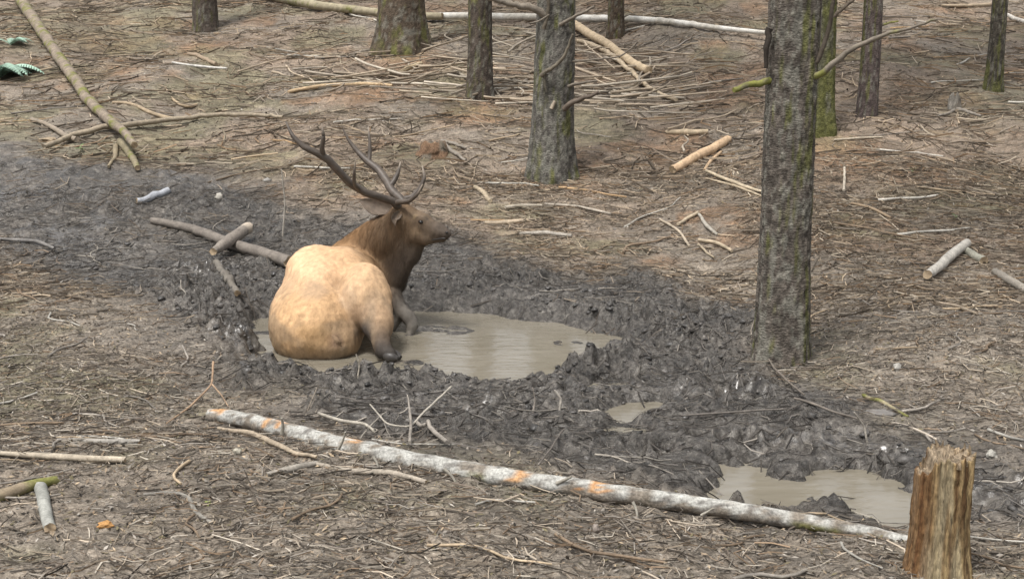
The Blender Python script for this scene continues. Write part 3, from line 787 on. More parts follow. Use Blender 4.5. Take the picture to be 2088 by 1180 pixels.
stick('branch', [(1440, 358), (1490, 378), (1560, 400)], [6, 8, 6], (.42, .35, .25), 'long tan pole running behind the stout trunk', 'pole', lift=.02)
stick('branch', [(1440, 368), (1500, 385), (1560, 408)], [4, 6, 5], (.38, .31, .22), 'thin tan pole next to the long tan pole', 'pole')
stick('branch', [(1436, 352), (1450, 330), (1470, 312)], [6, 7, 6], (.38, .27, .17), 'brown twig under the orange-tan log chunk', 'twig')
stick('branch', [(1424, 493), (1460, 500), (1492, 517)], [7, 8, 6], (.38, .31, .22), 'tan stick making a V with a thinner one', 'stick')
stick('branch', [(1424, 500), (1442, 518), (1456, 532)], [4, 5, 4], (.34, .28, .2), 'thinner tan twig of the V', 'twig')
stick('branch', [(1382, 462), (1402, 450), (1424, 438)], [7, 8, 7], (.34, .28, .2), 'short brown stick meeting a grey one at a corner', 'stick')
stick('branch', [(1426, 442), (1440, 465), (1462, 482)], [6, 8, 6], (.31, .285, .24), 'short grey stick meeting a brown one at a corner', 'stick')
stick('branch', [(1735, 418), (1775, 430), (1816, 448)], [5, 7, 6], (.30, .225, .15), 'brown twig on the orange needles of the open slope', 'twig')
stick('branch', [(1908, 622), (1950, 628), (1992, 645)], [6, 8, 6], (.24, .195, .145), 'brown curved stick below the pale propped log', 'stick')
stick('branch', [(1722, 345), (1721, 395)], [5, 6], (.40, .35, .28), 'pale twig pointing straight downhill', 'twig')
stick('branch', [(350, 134), (400, 138), (462, 142)], [4, 6, 4], (.52, .50, .46), 'white bare stick below the lone dark trunk', 'stick')
stick('branch', [(384, 112), (415, 124), (441, 136)], [7, 9, 8], (.26, .2, .14), 'short brown stick above the white bare stick', 'stick')
stick('branch', [(350, 204), (378, 222), (388, 224), (402, 216)], [5, 6, 7, 6], (.33, .255, .17), 'small hooked tan stick on the slope', 'stick')
stick('branch', [(588, 190), (660, 180), (740, 176), (800, 180)], [7, 8, 8, 6], (.42, .31, .19), 'pale peeled branch at the edge of the brushwood pile', 'branch')
stick('branch', [(795, 160), (825, 150), (860, 136)], [6, 9, 8], (.40, .32, .21), 'pale upward stick in front of the broad flared trunk', 'stick', lift=.03)
stick('branch', [(1360, 272), (1400, 276), (1442, 272)], [8, 14, 10], (.40, .32, .22), 'thick pale splintered stick above the orange-tan chunk', 'stick')
stick('branch', [(1700, 290), (1760, 285), (1800, 282)], [4, 5, 4], (.36, .31, .24), 'thin pale twig by the foot of the mossy trunk', 'twig')
stick('branch', [(0, 492), (40, 494), (75, 498), (112, 512)], [5, 8, 8, 6], (.16, .15, .14), 'dark wet stick lying in the seep', 'stick')
stick('branch', [(1920, 14), (1980, 16), (2020, 14)], [5, 8, 8], (.34, .27, .19), 'tan branch high on the slope by the slim dark trunk', 'branch')
stick('branch', [(2046, 30), (2070, 44), (2110, 66)], [8, 9, 9], (.46, .43, .38), 'white stick beyond the slim dark trunk', 'stick')
stick('root_branch', [(246, 296), (262, 318), (280, 352)], [18, 16, 12], (.20, .17, .11), 'mossy broken root under the end of the peeled log', 'root', moss_t=.5, lift=.01)
stick('root_branch', [(236, 300), (234, 325), (222, 345)], [12, 9, 6], (.22, .18, .12), 'thin bent root under the end of the peeled log', 'root')

def upright(px, py, top, w, tone, label):
    p = at(px, py); q = u(top[0], top[1], p[1]); m_ = (p + q) / 2 + np.array([pxw(p, w) * 1.5, .01, 0])
    V, F = tube(resample([p - [0, 0, .03], m_, q], 14), [pxw(p, w) / 2, pxw(p, w) / 2, pxw(p, w) / 3], 6, .15, int(px), 20)
    tag(mk('upright_twig', V, F, M_wood, np.asarray(tone)[None] * (.6 + .8 * noise3(V[:, 0] * 50, V[:, 1] * 50, V[:, 2] * 50, 3)[:, None]), origin=p), label, 'twig')
upright(576, 482, (574, 345), 4, (.30, .27, .23), 'tall thin pale twig standing in the mud behind the elk')
upright(728, 768, (726, 722), 4, (.36, .32, .26), 'short pale twig standing in mud against the elk rump')
upright(1140, 834, (1131, 795), 6, (.32, .29, .25), 'short pale peg of wood standing beside the dark hole in the mud')
upright(1085, 842, (1086, 790), 4, (.24, .21, .18), 'thin bent twig standing in the dark hole in the mud')
upright(1545, 985, (1552, 935), 3, (.13, .115, .1), 'thin dark twig standing in the shallow puddle')
upright(455, 290, (452, 262), 4, (.34, .29, .22), 'small pale twig poking up beside the curved bare branch')
upright(1770, 900, (1742, 840), 5, (.26, .235, .2), 'grey leaning twig by the flat pale stone')

# loose twigs and sticks, each its own thing
def scatter_stick(p, L, r, a, tone, label, cat, group, bend=.12, name='twig', lift=0.0):
    n = 6 if L < .5 else 9
    t = np.linspace(-.5, .5, n)
    d = np.array([math.cos(a), math.sin(a)]); q = np.array([-d[1], d[0]])
    b1, b2 = random.uniform(-bend, bend), random.uniform(-bend, bend) * .5
    off = L * (b1 * (4 * t * t - .5) + b2 * np.sin(t * 9))
    xy = np.array(p)[None, :2] + d[None] * (t * L)[:, None] + q[None] * off[:, None]
    gz = Hg(xy[:, 0], xy[:, 1])
    k = np.polyfit(t, gz, 1)
    z = np.maximum(np.polyval(k, t), gz - r) + r * .9 + .008 + lift
    P = np.c_[xy, z]
    V, F = tube(P, [r, r * random.uniform(.45, .9)], 6, .2, random.randrange(999), 20)
    nn = noise3(V[:, 0] * 40, V[:, 1] * 40, V[:, 2] * 40, 5)
    c = np.asarray(tone)[None] * (.55 + .9 * nn[:, None])
    o = mk(name, V, F, M_wood, c, origin=P[n // 2])
    return tag(o, label, cat, group)

def in_view(x, y): return abs(x) < y * .41 + .3
cnt = 0
# brushwood heap between the trunks
hc = [at0(*p) for p in [(1030, 140), (1060, 175), (940, 165), (1230, 150), (1220, 190), (700, 170), (1280, 175), (880, 160), (1050, 100), (1270, 215)]]
while cnt < 150:
    c0 = hc[random.randrange(len(hc))]
    x, y = c0[0] + random.gauss(0, .75), c0[1] + random.gauss(0, 1.2)
    tone = np.array(random.choice([(.33, .27, .20), (.38, .31, .23), (.41, .36, .29), (.28, .24, .19)])) * random.uniform(.7, 1.15)
    scatter_stick((x, y), random.uniform(.5, 1.7), random.uniform(.010, .024), random.gauss(.0, .6) + random.choice([0, 0, -.8, .9]), tone,
                  'pale peeled stick in the brushwood pile between the trunks', 'stick', 'brushwood between the trunks', .1, 'brushwood_stick', random.uniform(0, .12))
    cnt += 1
cnt = 0
while cnt < 85:
    y = random.uniform(11.5, 25); x = random.uniform(-10, 10)
    if not in_view(x, y) or grid_val(mudA, x, y) > .3: continue
    tone = np.array(random.choice([C_PALE, C_TAN, C_GREY, C_BROWN, C_WHITE])) * random.uniform(.7, 1.15)
    scatter_stick((x, y), random.uniform(.35, 1.3), random.uniform(.006, .016), random.uniform(-.9, .9), tone,
                  'loose dry stick scattered on the brown slope', 'stick', 'loose sticks on the slope', .14, 'loose_stick')
    cnt += 1
cnt = 0
while cnt < 60:
    y = random.uniform(4.8, 10.5); x = random.uniform(-4, 4)
    if not in_view(x, y) or grid_val(mud, x, y) > .3: continue
    tone = np.array(random.choice([C_PALE, C_GREY, C_GREY, C_BROWN, (.36, .34, .3)])) * random.uniform(.6, 1.1)
    scatter_stick((x, y), random.uniform(.15, .55), random.uniform(.004, .010), random.uniform(-1.5, 1.5), tone,
                  'small dead twig lying on the dry litter around the wallow', 'twig', 'twigs on the near litter', .16, 'twig')
    cnt += 1
cnt = 0
while cnt < 40:
    y = random.uniform(5.8, 13); x = random.uniform(-4.4, 3.6)
    if not in_view(x, y) or grid_val(mud, x, y) < .8 or grid_val(pool_d, x, y) < .25 or grid_val(dist_to_right_seep, x, y) < .1: continue
    tone = np.array(random.choice([(.16, .145, .125), C_MUD, (.24, .215, .18), (.3, .27, .23)]))
    scatter_stick((x, y), random.uniform(.15, .5), random.uniform(.0035, .007), random.uniform(-1.5, 1.5), tone,
                  'thin mud-stained twig lying in the churned mud', 'twig', 'twigs in the mud', .18, 'muddy_twig')
    cnt += 1

# ------------------------------------------------------------------ stuff: litter of twigs, chips, mud clods
def litter_twigs(N, ymin, ymax, lmed, rmin, rmax, seed, want):
    rg = np.random.default_rng(seed)
    x = np.empty(0); y = np.empty(0)
    while len(x) < N:
        yy = rg.uniform(ymin, ymax, N * 2); xx = rg.uniform(-1, 1, N * 2) * (ymax * .43 + .5)
        k = np.abs(xx) < yy * .43 + .5
        xx, yy = xx[k], yy[k]
        m = grid_val(mudA, xx, yy); cl = fbm2(xx * 1.1, yy * 1.1, 3, 71)
        pr = np.where(want == 'dry', np.clip(1.25 - 1.3 * m, .04, 1) * np.clip((cl - .25) * 2.4, .12, 1), (m > .5) * 1.0 * (grid_val(pool_d, xx, yy) > .2))
        k = rg.random(len(xx)) < pr
        x = np.r_[x, xx[k]]; y = np.r_[y, yy[k]]
    x, y = x[:N], y[:N]
    L = np.clip(lmed * np.exp(rg.normal(0, .55, N)), .03, .8)
    r = rg.uniform(rmin, rmax, N) * np.clip(L / lmed, .6, 1.6)
    a = np.where(rg.random(N) < .5, rg.normal(0, .8, N), rg.uniform(0, 6.28, N))
    d = np.stack([np.cos(a), np.sin(a)], 1); q = np.stack([-d[:, 1], d[:, 0]], 1)
    P = []
    bend = rg.normal(0, .15, N) * L
    for t in (-.5, 0.0, .5):
        xy = np.stack([x, y], 1) + d * (t * L)[:, None] + q * (bend if t == 0 else -bend * .3)[:, None]
        P.append(np.c_[xy, Hg(xy[:, 0], xy[:, 1])])
    P = np.stack(P, 1)
    mz = (P[:, 0, 2] + P[:, 2, 2]) / 2
    P[:, 1, 2] = np.maximum(P[:, 1, 2], mz)
    P[:, :, 2] += (r + rg.exponential(.006, N))[:, None]
    P[:, 2, 2] += np.abs(rg.normal(0, .07, N)) * L * (rg.random(N) < .3)
    V = np.zeros((N, 3, 3, 3))
    for s in range(3):
        an = s * 2.094
        off = q * math.cos(an)
        for k in range(3):
            V[:, k, s, :2] = P[:, k, :2] + off * (r * (1, .95, .6)[k])[:, None]
            V[:, k, s, 2] = P[:, k, 2] + math.sin(an) * r
    idx = np.arange(N)[:, None] * 9
    f = np.array([[k * 3 + s, k * 3 + (s + 1) % 3, (k + 1) * 3 + (s + 1) % 3, (k + 1) * 3 + s] for k in (0, 1) for s in range(3)])
    F = (idx[:, :, None] + f[None]).reshape(-1, 4)
    pal = np.array([(.36, .30, .23), (.42, .375, .31), (.38, .32, .25), C_GREY, (.06, .05, .04), (.15, .12, .095), (.20, .175, .145), (.17, .145, .12), (.23, .165, .11), (.10, .085, .07), (.13, .11, .09)]) if want == 'dry' else np.array([(.10, .09, .08), (.13, .118, .105), (.20, .18, .155), (.05, .045, .04), (.07, .062, .055), (.09, .08, .07)])
    c = pal[rg.integers(0, len(pal), N)] * rg.uniform(.6, 1.2, (N, 1))
    m = grid_val(mudA, x, y)[:, None]
    if ymin > 9: c = c * np.array([[1.02, .965, .89]])
    if want == 'dry': c = c * (1 - .6 * m) + np.array([[.10, .09, .08]]) * .6 * m
    return V.reshape(-1, 3), F, np.repeat(c, 9, 0)
parts = [litter_twigs(17000, 4.2, 9.5, .07, .0010, .0027, 201, 'dry'), litter_twigs(21000, 9.5, 15, .105, .0015, .0040, 202, 'dry'),
         litter_twigs(20000, 14.5, 30, .20, .0026, .0070, 203, 'dry')]
V, F, c = merge(parts)
o = mk('twig_litter', V, F, M_litter, c, smooth=False); o['kind'] = 'stuff'
tag(o, 'fine dead twigs and needles carpeting the forest floor', 'litter')
V, F, c = litter_twigs(7500, 5, 14, .075, .001, .0035, 204, 'mud')
o = mk('muddy_twig_litter', V, F, M_litter, c, smooth=False); o['kind'] = 'stuff'
tag(o, 'fine dark twigs trodden into the churned mud', 'litter')

def chips(N, ymin, ymax, s0, s1, seed):
    rg = np.random.default_rng(seed)
    y = rg.uniform(ymin, ymax, N * 3); x = rg.uniform(-1, 1, N * 3) * (ymax * .43 + .5)
    k = (np.abs(x) < y * .43 + .5) & (grid_val(mudA, x, y) < rg.random(N * 3) * .8)
    x, y = x[k][:N], y[k][:N]; N = len(x)
    L = rg.uniform(s0, s1, N); W = L * rg.uniform(.12, .5, N)
    a = rg.uniform(0, 6.28, N)
    d = np.stack([np.cos(a), np.sin(a), rg.normal(0, .35, N)], 1); q = np.stack([-np.sin(a), np.cos(a), rg.normal(0, .35, N)], 1)
    ctr = np.c_[x, y, Hg(x, y) + rg.uniform(.002, .012, N)]
    V = np.stack([ctr - d * L[:, None], ctr + q * W[:, None], ctr + d * L[:, None], ctr - q * W[:, None]], 1).reshape(-1, 3)
    pal = np.array([C_PALE, C_GREY, C_BROWN, (.10, .08, .06), (.26, .20, .14), (.33, .30, .26), (.05, .042, .034), (.03, .026, .022), (.14, .12, .07), (.18, .155, .13), (.16, .14, .115)])
    c = pal[rg.integers(0, len(pal), N)] * rg.uniform(.6, 1.2, (N, 1))
    return V, np.arange(N * 4).reshape(N, 4), np.repeat(c, 4, 0)
V, F, c = merge([chips(26000, 4.2, 10, .006, .019, 301), chips(22000, 10, 26, .010, .032, 302)])
o = mk('leaf_litter', V, F, M_litter, c, smooth=False); o['kind'] = 'stuff'
tag(o, 'small bark flakes and dead leaf bits strewn over the forest floor', 'litter')

def ico():
    import bmesh
    b = bmesh.new(); bmesh.ops.create_icosphere(b, subdivisions=2, radius=1)
    b.verts.index_update()
    V = np.array([v.co[:] for v in b.verts]); F = np.array([[v.index for v in f.verts] for f in b.faces]); b.free()
    return V, F
IV, IF = ico()
def clods(N, seed):
    rg = np.random.default_rng(seed)
    x = rg.uniform(-4.6, 4, N * 8); y = rg.uniform(5, 13, N * 8)
    pd = grid_val(pool_d, x, y)
    k = (grid_val(mud, x, y) > .75) & (pd > .03) & (np.abs(x) < y * .43 + .3) & (rg.random(N * 8) < np.clip(1.5 - pd * .9, .3, 1)) & (grid_val(dist_to_right_seep, x, y) > .15)
    x, y = x[k][:N], y[k][:N]; N = len(x)
    r = np.clip(.010 * np.exp(rg.normal(0, .5, N)), .004, .028)
    S = np.stack([r * rg.uniform(.7, 1.5, N), r * rg.uniform(.7, 1.5, N), r * rg.uniform(.5, .9, N)], 1)
    a = rg.uniform(0, 6.28, N)
    V = np.repeat(IV[None], N, 0)
    def bump(fr, s): return noise3(V[..., 0] * fr + np.arange(N)[:, None] * 3.7, V[..., 1] * fr, V[..., 2] * fr, s)
    V = V * (.35 + .8 * bump(1.6, 1) + .6 * bump(3.4, 2))[..., None]
    V = V * S[:, None]
    ca, sa = np.cos(a)[:, None], np.sin(a)[:, None]
    V = np.stack([V[..., 0] * ca - V[..., 1] * sa, V[..., 0] * sa + V[..., 1] * ca, V[..., 2]], -1)
    V += np.stack([x, y, Hg(x, y) - r * .05], 1)[:, None]
    F = (np.arange(N)[:, None, None] * len(IV) + IF[None]).reshape(-1, 3)
    c = np.array([[.06, .055, .05]]) * rg.uniform(.4, 1.6, (N, 1))
    return V.reshape(-1, 3), F, np.repeat(c, len(IV), 0)
V, F, c = clods(2800, 401)
o = mk('mud_clods', V, F, M_mudclod, c, smooth=True); o['kind'] = 'stuff'
tag(o, 'wet dark mud clods thrown up around the wallow pool', 'mud')
# ------------------------------------------------------------------ the elk
PALE, MIDB, DARKB, LEGB, MUDG = (.63, .42, .255), (.105, .066, .036), (.05, .037, .027), (.07, .058, .048), (.16, .145, .125)
PR = []                                      # primitives of the body: ('e', centre, radii, colour) or ('c', a, b, ra, rb, colour)
def E(px, py, Y, r, c): PR.append(('e', u(px, py, Y), np.array(r, float), np.array(c)))
def K(a, ra, b, rb, c): PR.append(('c', u(*a), u(*b), ra, rb, np.array(c)))
E(646, 664, 9.38, (.345, .45, .335), (.47, .30, .16))
E(606, 648, 9.52, (.195, .33, .31), PALE)
E(656, 586, 9.66, (.255, .42, .275), PALE)
E(604, 578, 9.66, (.085, .14, .10), PALE)
E(716, 566, 9.66, (.085, .14, .10), PALE)
E(640, 548, 9.78, (.20, .34, .175), PALE)
E(702, 566, 9.80, (.19, .36, .225), PALE)
E(672, 690, 9.24, (.235, .29, .19), (.41, .255, .13))
E(742, 606, 9.44, (.19, .32, .26), (.51, .34, .20))
K((752, 604, 9.36), .17, (770, 662, 9.14), .115, (.40, .265, .155))
K((770, 662, 9.14), .09, (776, 690, 9.04), .062, (.16, .115, .08))
K((776, 690, 9.04), .058, (780, 714, 8.97), .052, (.035, .03, .026))
K((780, 714, 8.97), .055, (798, 724, 8.92), .05, (.035, .03, .026))
K((680, 600, 9.7), .35, (722, 582, 10.35), .33, (.36, .22, .11))
E(738, 590, 10.4, (.28, .32, .30), DARKB)
K((738, 546, 10.40), .245, (795, 484, 10.2), .185, MIDB)
K((795, 484, 10.2), .18, (820, 448, 10.1), .12, MIDB)
K((712, 530, 10.3), .17, (768, 474, 10.24), .115, (.20, .108, .046))
K((822, 500, 10.14), .125, (786, 570, 10.2), .17, DARKB)
K((834, 516, 10.1), .065, (806, 566, 10.1), .085, DARKB)
E(822, 441, 10.08, (.09, .095, .095), MIDB)
K((832, 446, 10.07), .09, (862, 457, 10.02), .075, (.15, .105, .065))
K((862, 457, 10.02), .072, (896, 471, 9.97), .054, (.105, .08, .06))
K((896, 471, 9.97), .053, (911, 477, 9.95), .044, (.055, .045, .038))
K((846, 474, 10.06), .09, (872, 484, 10.01), .06, (.18, .125, .078))
K((872, 484, 10.01), .055, (903, 487, 9.97), .032, (.09, .07, .052))
K((852, 498, 10.08), .06, (838, 522, 10.1), .075, DARKB)
E(856, 447, 9.962, (.032, .02, .018), (.17, .12, .08))
K((786, 584, 10.16), .10, (800, 606, 10.05), .07, (.055, .046, .038))
K((800, 606, 10.05), .068, (831, 646, 9.9), .044, (.065, .056, .047))
K((831, 646, 9.9), .046, (841, 662, 9.88), .036, MUDG)
K((841, 662, 9.88), .036, (833, 688, 9.84), .03, MUDG)
K((818, 640, 9.95), .034, (800, 672, 9.98), .036, MUDG)
def prim_sdf(p, P):
    if p[0] == 'e':
        q = (P - p[1]) / p[2]; k0 = np.linalg.norm(q, axis=1); k1 = np.linalg.norm(q / p[2], axis=1) + 1e-9
        return k0 * (k0 - 1) / k1
    a, b, ra, rb = p[1:5]
    e = b - a; t = np.clip(((P - a) @ e) / (e @ e), 0, 1)
    return np.linalg.norm(P - a - t[:, None] * e, axis=1) - (ra + (rb - ra) * t)
def elk_sdf(P, k=.016):
    D = np.stack([prim_sdf(p, P) for p in PR])
    m = D.min(0)
    return m - k * np.log(np.exp(-np.clip((D - m) / k, 0, 40)).sum(0)), D
def prim_mesh(p):
    if p[0] == 'e': return IV * p[2] + p[1], IF
    n = 8
    out = []
    for t in np.linspace(0, 1, n): out.append((IV * (p[3] + (p[4] - p[3]) * t) + p[1] + (p[2] - p[1]) * t, IF))
    V, F, _ = merge(out); return V, F
V, F, _ = merge([prim_mesh(p) for p in PR])
tmp = mk('elk_tmp', V, F, M_fur)
rm = tmp.modifiers.new('r', 'REMESH'); rm.mode = 'VOXEL'; rm.voxel_size = .0145
ev = tmp.evaluated_get(bpy.context.evaluated_depsgraph_get()); em = ev.to_mesh()
EV = np.empty(len(em.vertices) * 3, np.float32); em.vertices.foreach_get('co', EV); EV = EV.reshape(-1, 3).astype(float)
EF = np.array([list(p.vertices) for p in em.polygons])
ev.to_mesh_clear()
bpy.data.objects.remove(tmp, do_unlink=True)
def grad(P, h=.002):
    G = np.stack([(elk_sdf(P + h * np.eye(3)[i])[0] - elk_sdf(P - h * np.eye(3)[i])[0]) / (2 * h) for i in range(3)], 1)
    return G / (np.linalg.norm(G, axis=1)[:, None] + 1e-9)
for _ in range(3):
    G = grad(EV); EV = EV - G * np.clip(elk_sdf(EV)[0], -.03, .03)[:, None]
# even the vertices out along the surface
ed = np.vstack([EF[:, [0, 1]], EF[:, [1, 2]], EF[:, [2, 3]], EF[:, [3, 0]]])
ed = np.vstack([ed, ed[:, ::-1]])
deg = np.bincount(ed[:, 0], minlength=len(EV))[:, None]
for it in range(9):
    S = np.stack([np.bincount(ed[:, 0], EV[ed[:, 1], i], minlength=len(EV)) for i in range(3)], 1) / deg
    EV = .4 * EV + .6 * S
    if it < 4: EV = EV - grad(EV) * np.clip(elk_sdf(EV)[0], -.02, .02)[:, None]
G = grad(EV)
# muscle and loose-coat relief
crs = np.abs(fbm3(EV[:, 0] * 5, EV[:, 1] * 5, EV[:, 2] * 9, 3, 503) - .5) * 2
EV = EV + G * (.012 * np.clip(crs, 0, .3) * sstep(.7, .3, EV[:, 2]) * (EV[:, 1] < 9.9) + .022 * (fbm3(EV[:, 0] * 4, EV[:, 1] * 4, EV[:, 2] * 4, 2, 500) - .5) + .016 * (fbm3(EV[:, 0] * 26, EV[:, 1] * 26, EV[:, 2] * 9, 3, 501) - .5))[:, None]
_, D = elk_sdf(EV)
W = np.exp(-np.clip(D - D.min(0), 0, 1) / .035); W /= W.sum(0)
EC = np.einsum('pv,pc->vc', W, np.stack([p[-1] for p in PR]))
n1 = fbm3(EV[:, 0] * 6, EV[:, 1] * 6, EV[:, 2] * 6, 4, 510)
EC = EC * (.8 + .4 * n1[:, None])
EC = EC * (.72 + .56 * fbm3(EV[:, 0] * 34, EV[:, 1] * 34, EV[:, 2] * 8, 3, 512)[:, None])
body_y = sstep(9.85, 9.7, EV[:, 1]) * (1 - sstep(u(762, 690, 9.05)[0], u(770, 690, 9.05)[0], EV[:, 0]) * sstep(9.2, 9.1, EV[:, 1]))
# damp, mud-stained hair low down and along the flank, with its own ragged edge
stain = sstep(.50, .66, fbm3(EV[:, 0] * 3.2, EV[:, 1] * 3.2, EV[:, 2] * 5, 4, 511) + .22 * sstep(.30, -.02, EV[:, 2])) * body_y * sstep(.62, .35, EV[:, 2])
EC = EC * (1 - .55 * stain[:, None]) + np.array([[.20, .15, .10]]) * .55 * stain[:, None]
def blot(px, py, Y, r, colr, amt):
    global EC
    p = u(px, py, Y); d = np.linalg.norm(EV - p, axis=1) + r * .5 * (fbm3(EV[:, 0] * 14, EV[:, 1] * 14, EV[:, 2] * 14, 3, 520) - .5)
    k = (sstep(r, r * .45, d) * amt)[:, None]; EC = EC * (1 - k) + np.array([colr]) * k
blot(750, 672, 9.1, .12, (.05, .046, .044), .85)        # crease shadow painted in along with wet dark hair inside the thigh
blot(684, 694, 8.96, .075, (.15, .095, .065), .75)
blot(800, 600, 9.5, .08, (.30, .2, .12), .4)
blot(668, 688, 8.95, .03, (.14, .09, .06), .7)
blot(706, 712, 8.96, .05, (.17, .13, .11), .7)
blot(575, 620, 9.4, .10, (.24, .17, .12), .6)
blot(640, 604, 9.2, .15, (.33, .235, .155), .6)  # shadow band between back and buttocks, painted into the coat
blot(735, 640, 9.15, .12, (.26, .175, .11), .6)
blot(712, 606, 9.2, .12, (.42, .31, .21), .5)  # right-hand end of the painted shadow band
blot(640, 690, 8.98, .16, (.36, .22, .10), .55)
blot(600, 720, 9.1, .18, (.25, .175, .105), .7)
blot(660, 730, 9.0, .14, (.25, .17, .10), .6)
blot(700, 735, 9.0, .12, (.20, .145, .09), .6)
blot(556, 690, 9.3, .12, (.25, .22, .18), .6)
blot(868, 446, 9.96, .035, (.06, .05, .04), .5)
blot(848, 444, 9.98, .04, (.30, .215, .12), .6)
blot(850, 470, 9.98, .06, (.24, .17, .105), .5)
low = sstep(.05, .0, EV[:, 2])[:, None] * .35 * body_y[:, None]
EC = EC * (1 - low) + np.array([[.17, .15, .125]]) * low

eb = u(664, 700, 9.6); eb[2] = 0.0
elk = root('elk', eb, 'bull elk lying in the muddy pool, pale rump turned and antlered head in profile', 'elk')
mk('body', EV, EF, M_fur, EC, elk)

def fur(N, sel, lmin, lmax, w, seed, name, lean=.75):
    rg = np.random.default_rng(seed)
    ids = rg.choice(np.where(sel)[0], N)
    P = EV[ids] + rg.normal(0, .004, (N, 3)); nrm = G[ids]
    P = P - nrm * .003
    flow = np.array([-.25, -.75, -.55])[None] + rg.normal(0, .22, (N, 3))
    flow = np.where((EV[ids, 1] > 9.95)[:, None], np.array([-.15, -.25, -.95])[None] + rg.normal(0, .25, (N, 3)), flow)
    flow = flow - (flow * nrm).sum(1)[:, None] * nrm
    flow /= np.linalg.norm(flow, axis=1)[:, None] + 1e-9
    d = flow * lean + nrm * (1 - lean) * rg.uniform(.5, 1.5, (N, 1))
    L = rg.uniform(lmin, lmax, N)[:, None]
    s = np.cross(d, nrm); s /= np.linalg.norm(s, axis=1)[:, None] + 1e-9
    V = np.stack([P - s * w, P + s * w, P + d * L - np.array([[0, 0, .12]]) * L], 1).reshape(-1, 3)
    c = EC[ids] * np.clip(rg.normal(1, .13, (N, 1)), .6, 1.4)
    o = mk(name, V, np.arange(N * 3).reshape(N, 3), M_strand, np.repeat(c, 3, 0), elk, smooth=False)
    o['kind'] = 'stuff'
neckm = (EV[:, 1] > 9.95) & (EV[:, 0] < u(835, 480, 10.1)[0]) & (EV[:, 2] > .12)
fur(42000, (EV[:, 2] > -.05) & ~neckm, .014, .028, .0010, 601, 'coat_hair', .95)
fur(18000, neckm, .035, .085, .0018, 602, 'mane', .82)

# antlers
AC = np.array([.075, .06, .048])
def antler(beam, tines, seed):
    def curve(pts, n): return resample([u(*p) for p in pts], n)
    B = curve(beam[0], 60)
    V, F = tube(B, np.array(beam[1]) * 1.18, 12, .12, seed, 16)
    c = AC[None] * (.6 + .9 * fbm3(V[:, 0] * 30, V[:, 1] * 30, V[:, 2] * 30, 3, seed)[:, None])
    a = mk('antler', V, F, M_antler, c, elk)
    for pts, rr in tines:
        Q = curve(pts, 26)
        V, F = tube(Q, np.array(rr) * 1.18, 9, .08, seed + 3, 18)
        tt = along(26, 9)
        k = sstep(.7, 1.0, tt)[:, None]
        c = AC[None] * (.6 + .9 * fbm3(V[:, 0] * 30, V[:, 1] * 30, V[:, 2] * 30, 3, seed)[:, None]) * (1 - k) + np.array([[.30, .25, .2]]) * k
        o = mk('tine', V, F, M_antler, c)
        o.parent = a; o.location = (0, 0, 0)
antler(([(812, 420, 10.03), (800, 410, 9.99), (775, 402, 9.9), (745, 393, 9.82), (712, 373, 9.74), (690, 348, 9.68), (668, 325, 9.63), (645, 311, 9.6), (620, 300, 9.58), (600, 282, 9.58), (590, 265, 9.6), (583, 248, 9.63)],
        [.030, .026, .026, .026, .026, .025, .022, .015, .005]),
       [([(660, 320, 9.62), (656, 302, 9.58), (660, 280, 9.55), (656, 252, 9.55)], [.018, .016, .012, .003]),
        ([(735, 388, 9.79), (722, 376, 9.7), (722, 355, 9.64), (725, 325, 9.62)], [.018, .014, .010, .003]),
        ([(806, 413, 10.0), (835, 410, 9.9), (852, 396, 9.84), (862, 376, 9.82)], [.020, .017, .012, .004])], 701)
antler(([(828, 420, 10.08), (818, 406, 10.13), (800, 390, 10.2), (789, 370, 10.28), (772, 346, 10.36), (748, 328, 10.42), (728, 308, 10.46), (712, 288, 10.48), (699, 262, 10.5)],
        [.030, .027, .028, .030, .026, .024, .018, .012, .004]),
       [([(818, 407, 10.13), (840, 402, 10.15), (857, 384, 10.16), (866, 362, 10.17), (861, 338, 10.2)], [.022, .020, .017, .012, .004]),
        ([(794, 382, 10.23), (804, 368, 10.26), (812, 352, 10.28), (817, 330, 10.3)], [.022, .019, .013, .004]),
        ([(752, 331, 10.41), (754, 312, 10.44), (754, 290, 10.46), (751, 258, 10.5)], [.017, .014, .010, .003])], 711)
# ears
def ear(base, mid, tip, wid, nrm, seed):
    b, m_, t_ = u(*base), u(*mid), u(*tip)
    Q = resample([b, m_, t_], 16); T, _, _ = frames(Q)
    nrm = np.array(nrm, float); S = np.cross(T, nrm); S /= np.linalg.norm(S, axis=1)[:, None]
    s = np.linspace(0, 1, 16); w = wid * (.35 + .65 * np.sin(np.clip(s * 1.15, 0, 1) * math.pi) ** .7) * (1 - s ** 4)
    cols = np.linspace(-1, 1, 9)
    N2 = np.cross(S, T)
    front = Q[:, None] + S[:, None] * (w[:, None, None] * cols[None, :, None]) + N2[:, None] * ((cols ** 2)[None, :, None] * w[:, None, None] * .75)
    back = front - N2[:, None] * .012
    V = np.vstack([front.reshape(-1, 3), back.reshape(-1, 3)])
    f = []
    for i in range(15):
        for j in range(8):
            q = [i * 9 + j, i * 9 + j + 1, i * 9 + 10 + j, i * 9 + 9 + j]
            f.append(q); f.append([144 + k for k in q[::-1]])
    for i in range(15):
        f.append([i * 9, i * 9 + 9, 144 + i * 9 + 9, 144 + i * 9]); f.append([i * 9 + 17, i * 9 + 8, 144 + i * 9 + 8, 144 + i * 9 + 17])
    c = np.tile(np.array([[.16, .115, .08]]), (len(V), 1)); c[:144] = (.11, .085, .065)
    c *= (.7 + .6 * noise3(V[:, 0] * 60, V[:, 1] * 60, V[:, 2] * 60, seed)[:, None])
    return mk('ear', V, np.array(f), M_fur, c, elk)
ear((800, 430, 10.16), (765, 424, 10.22), (726, 404, 10.26), .074, (0.1, -1, .4), 5)
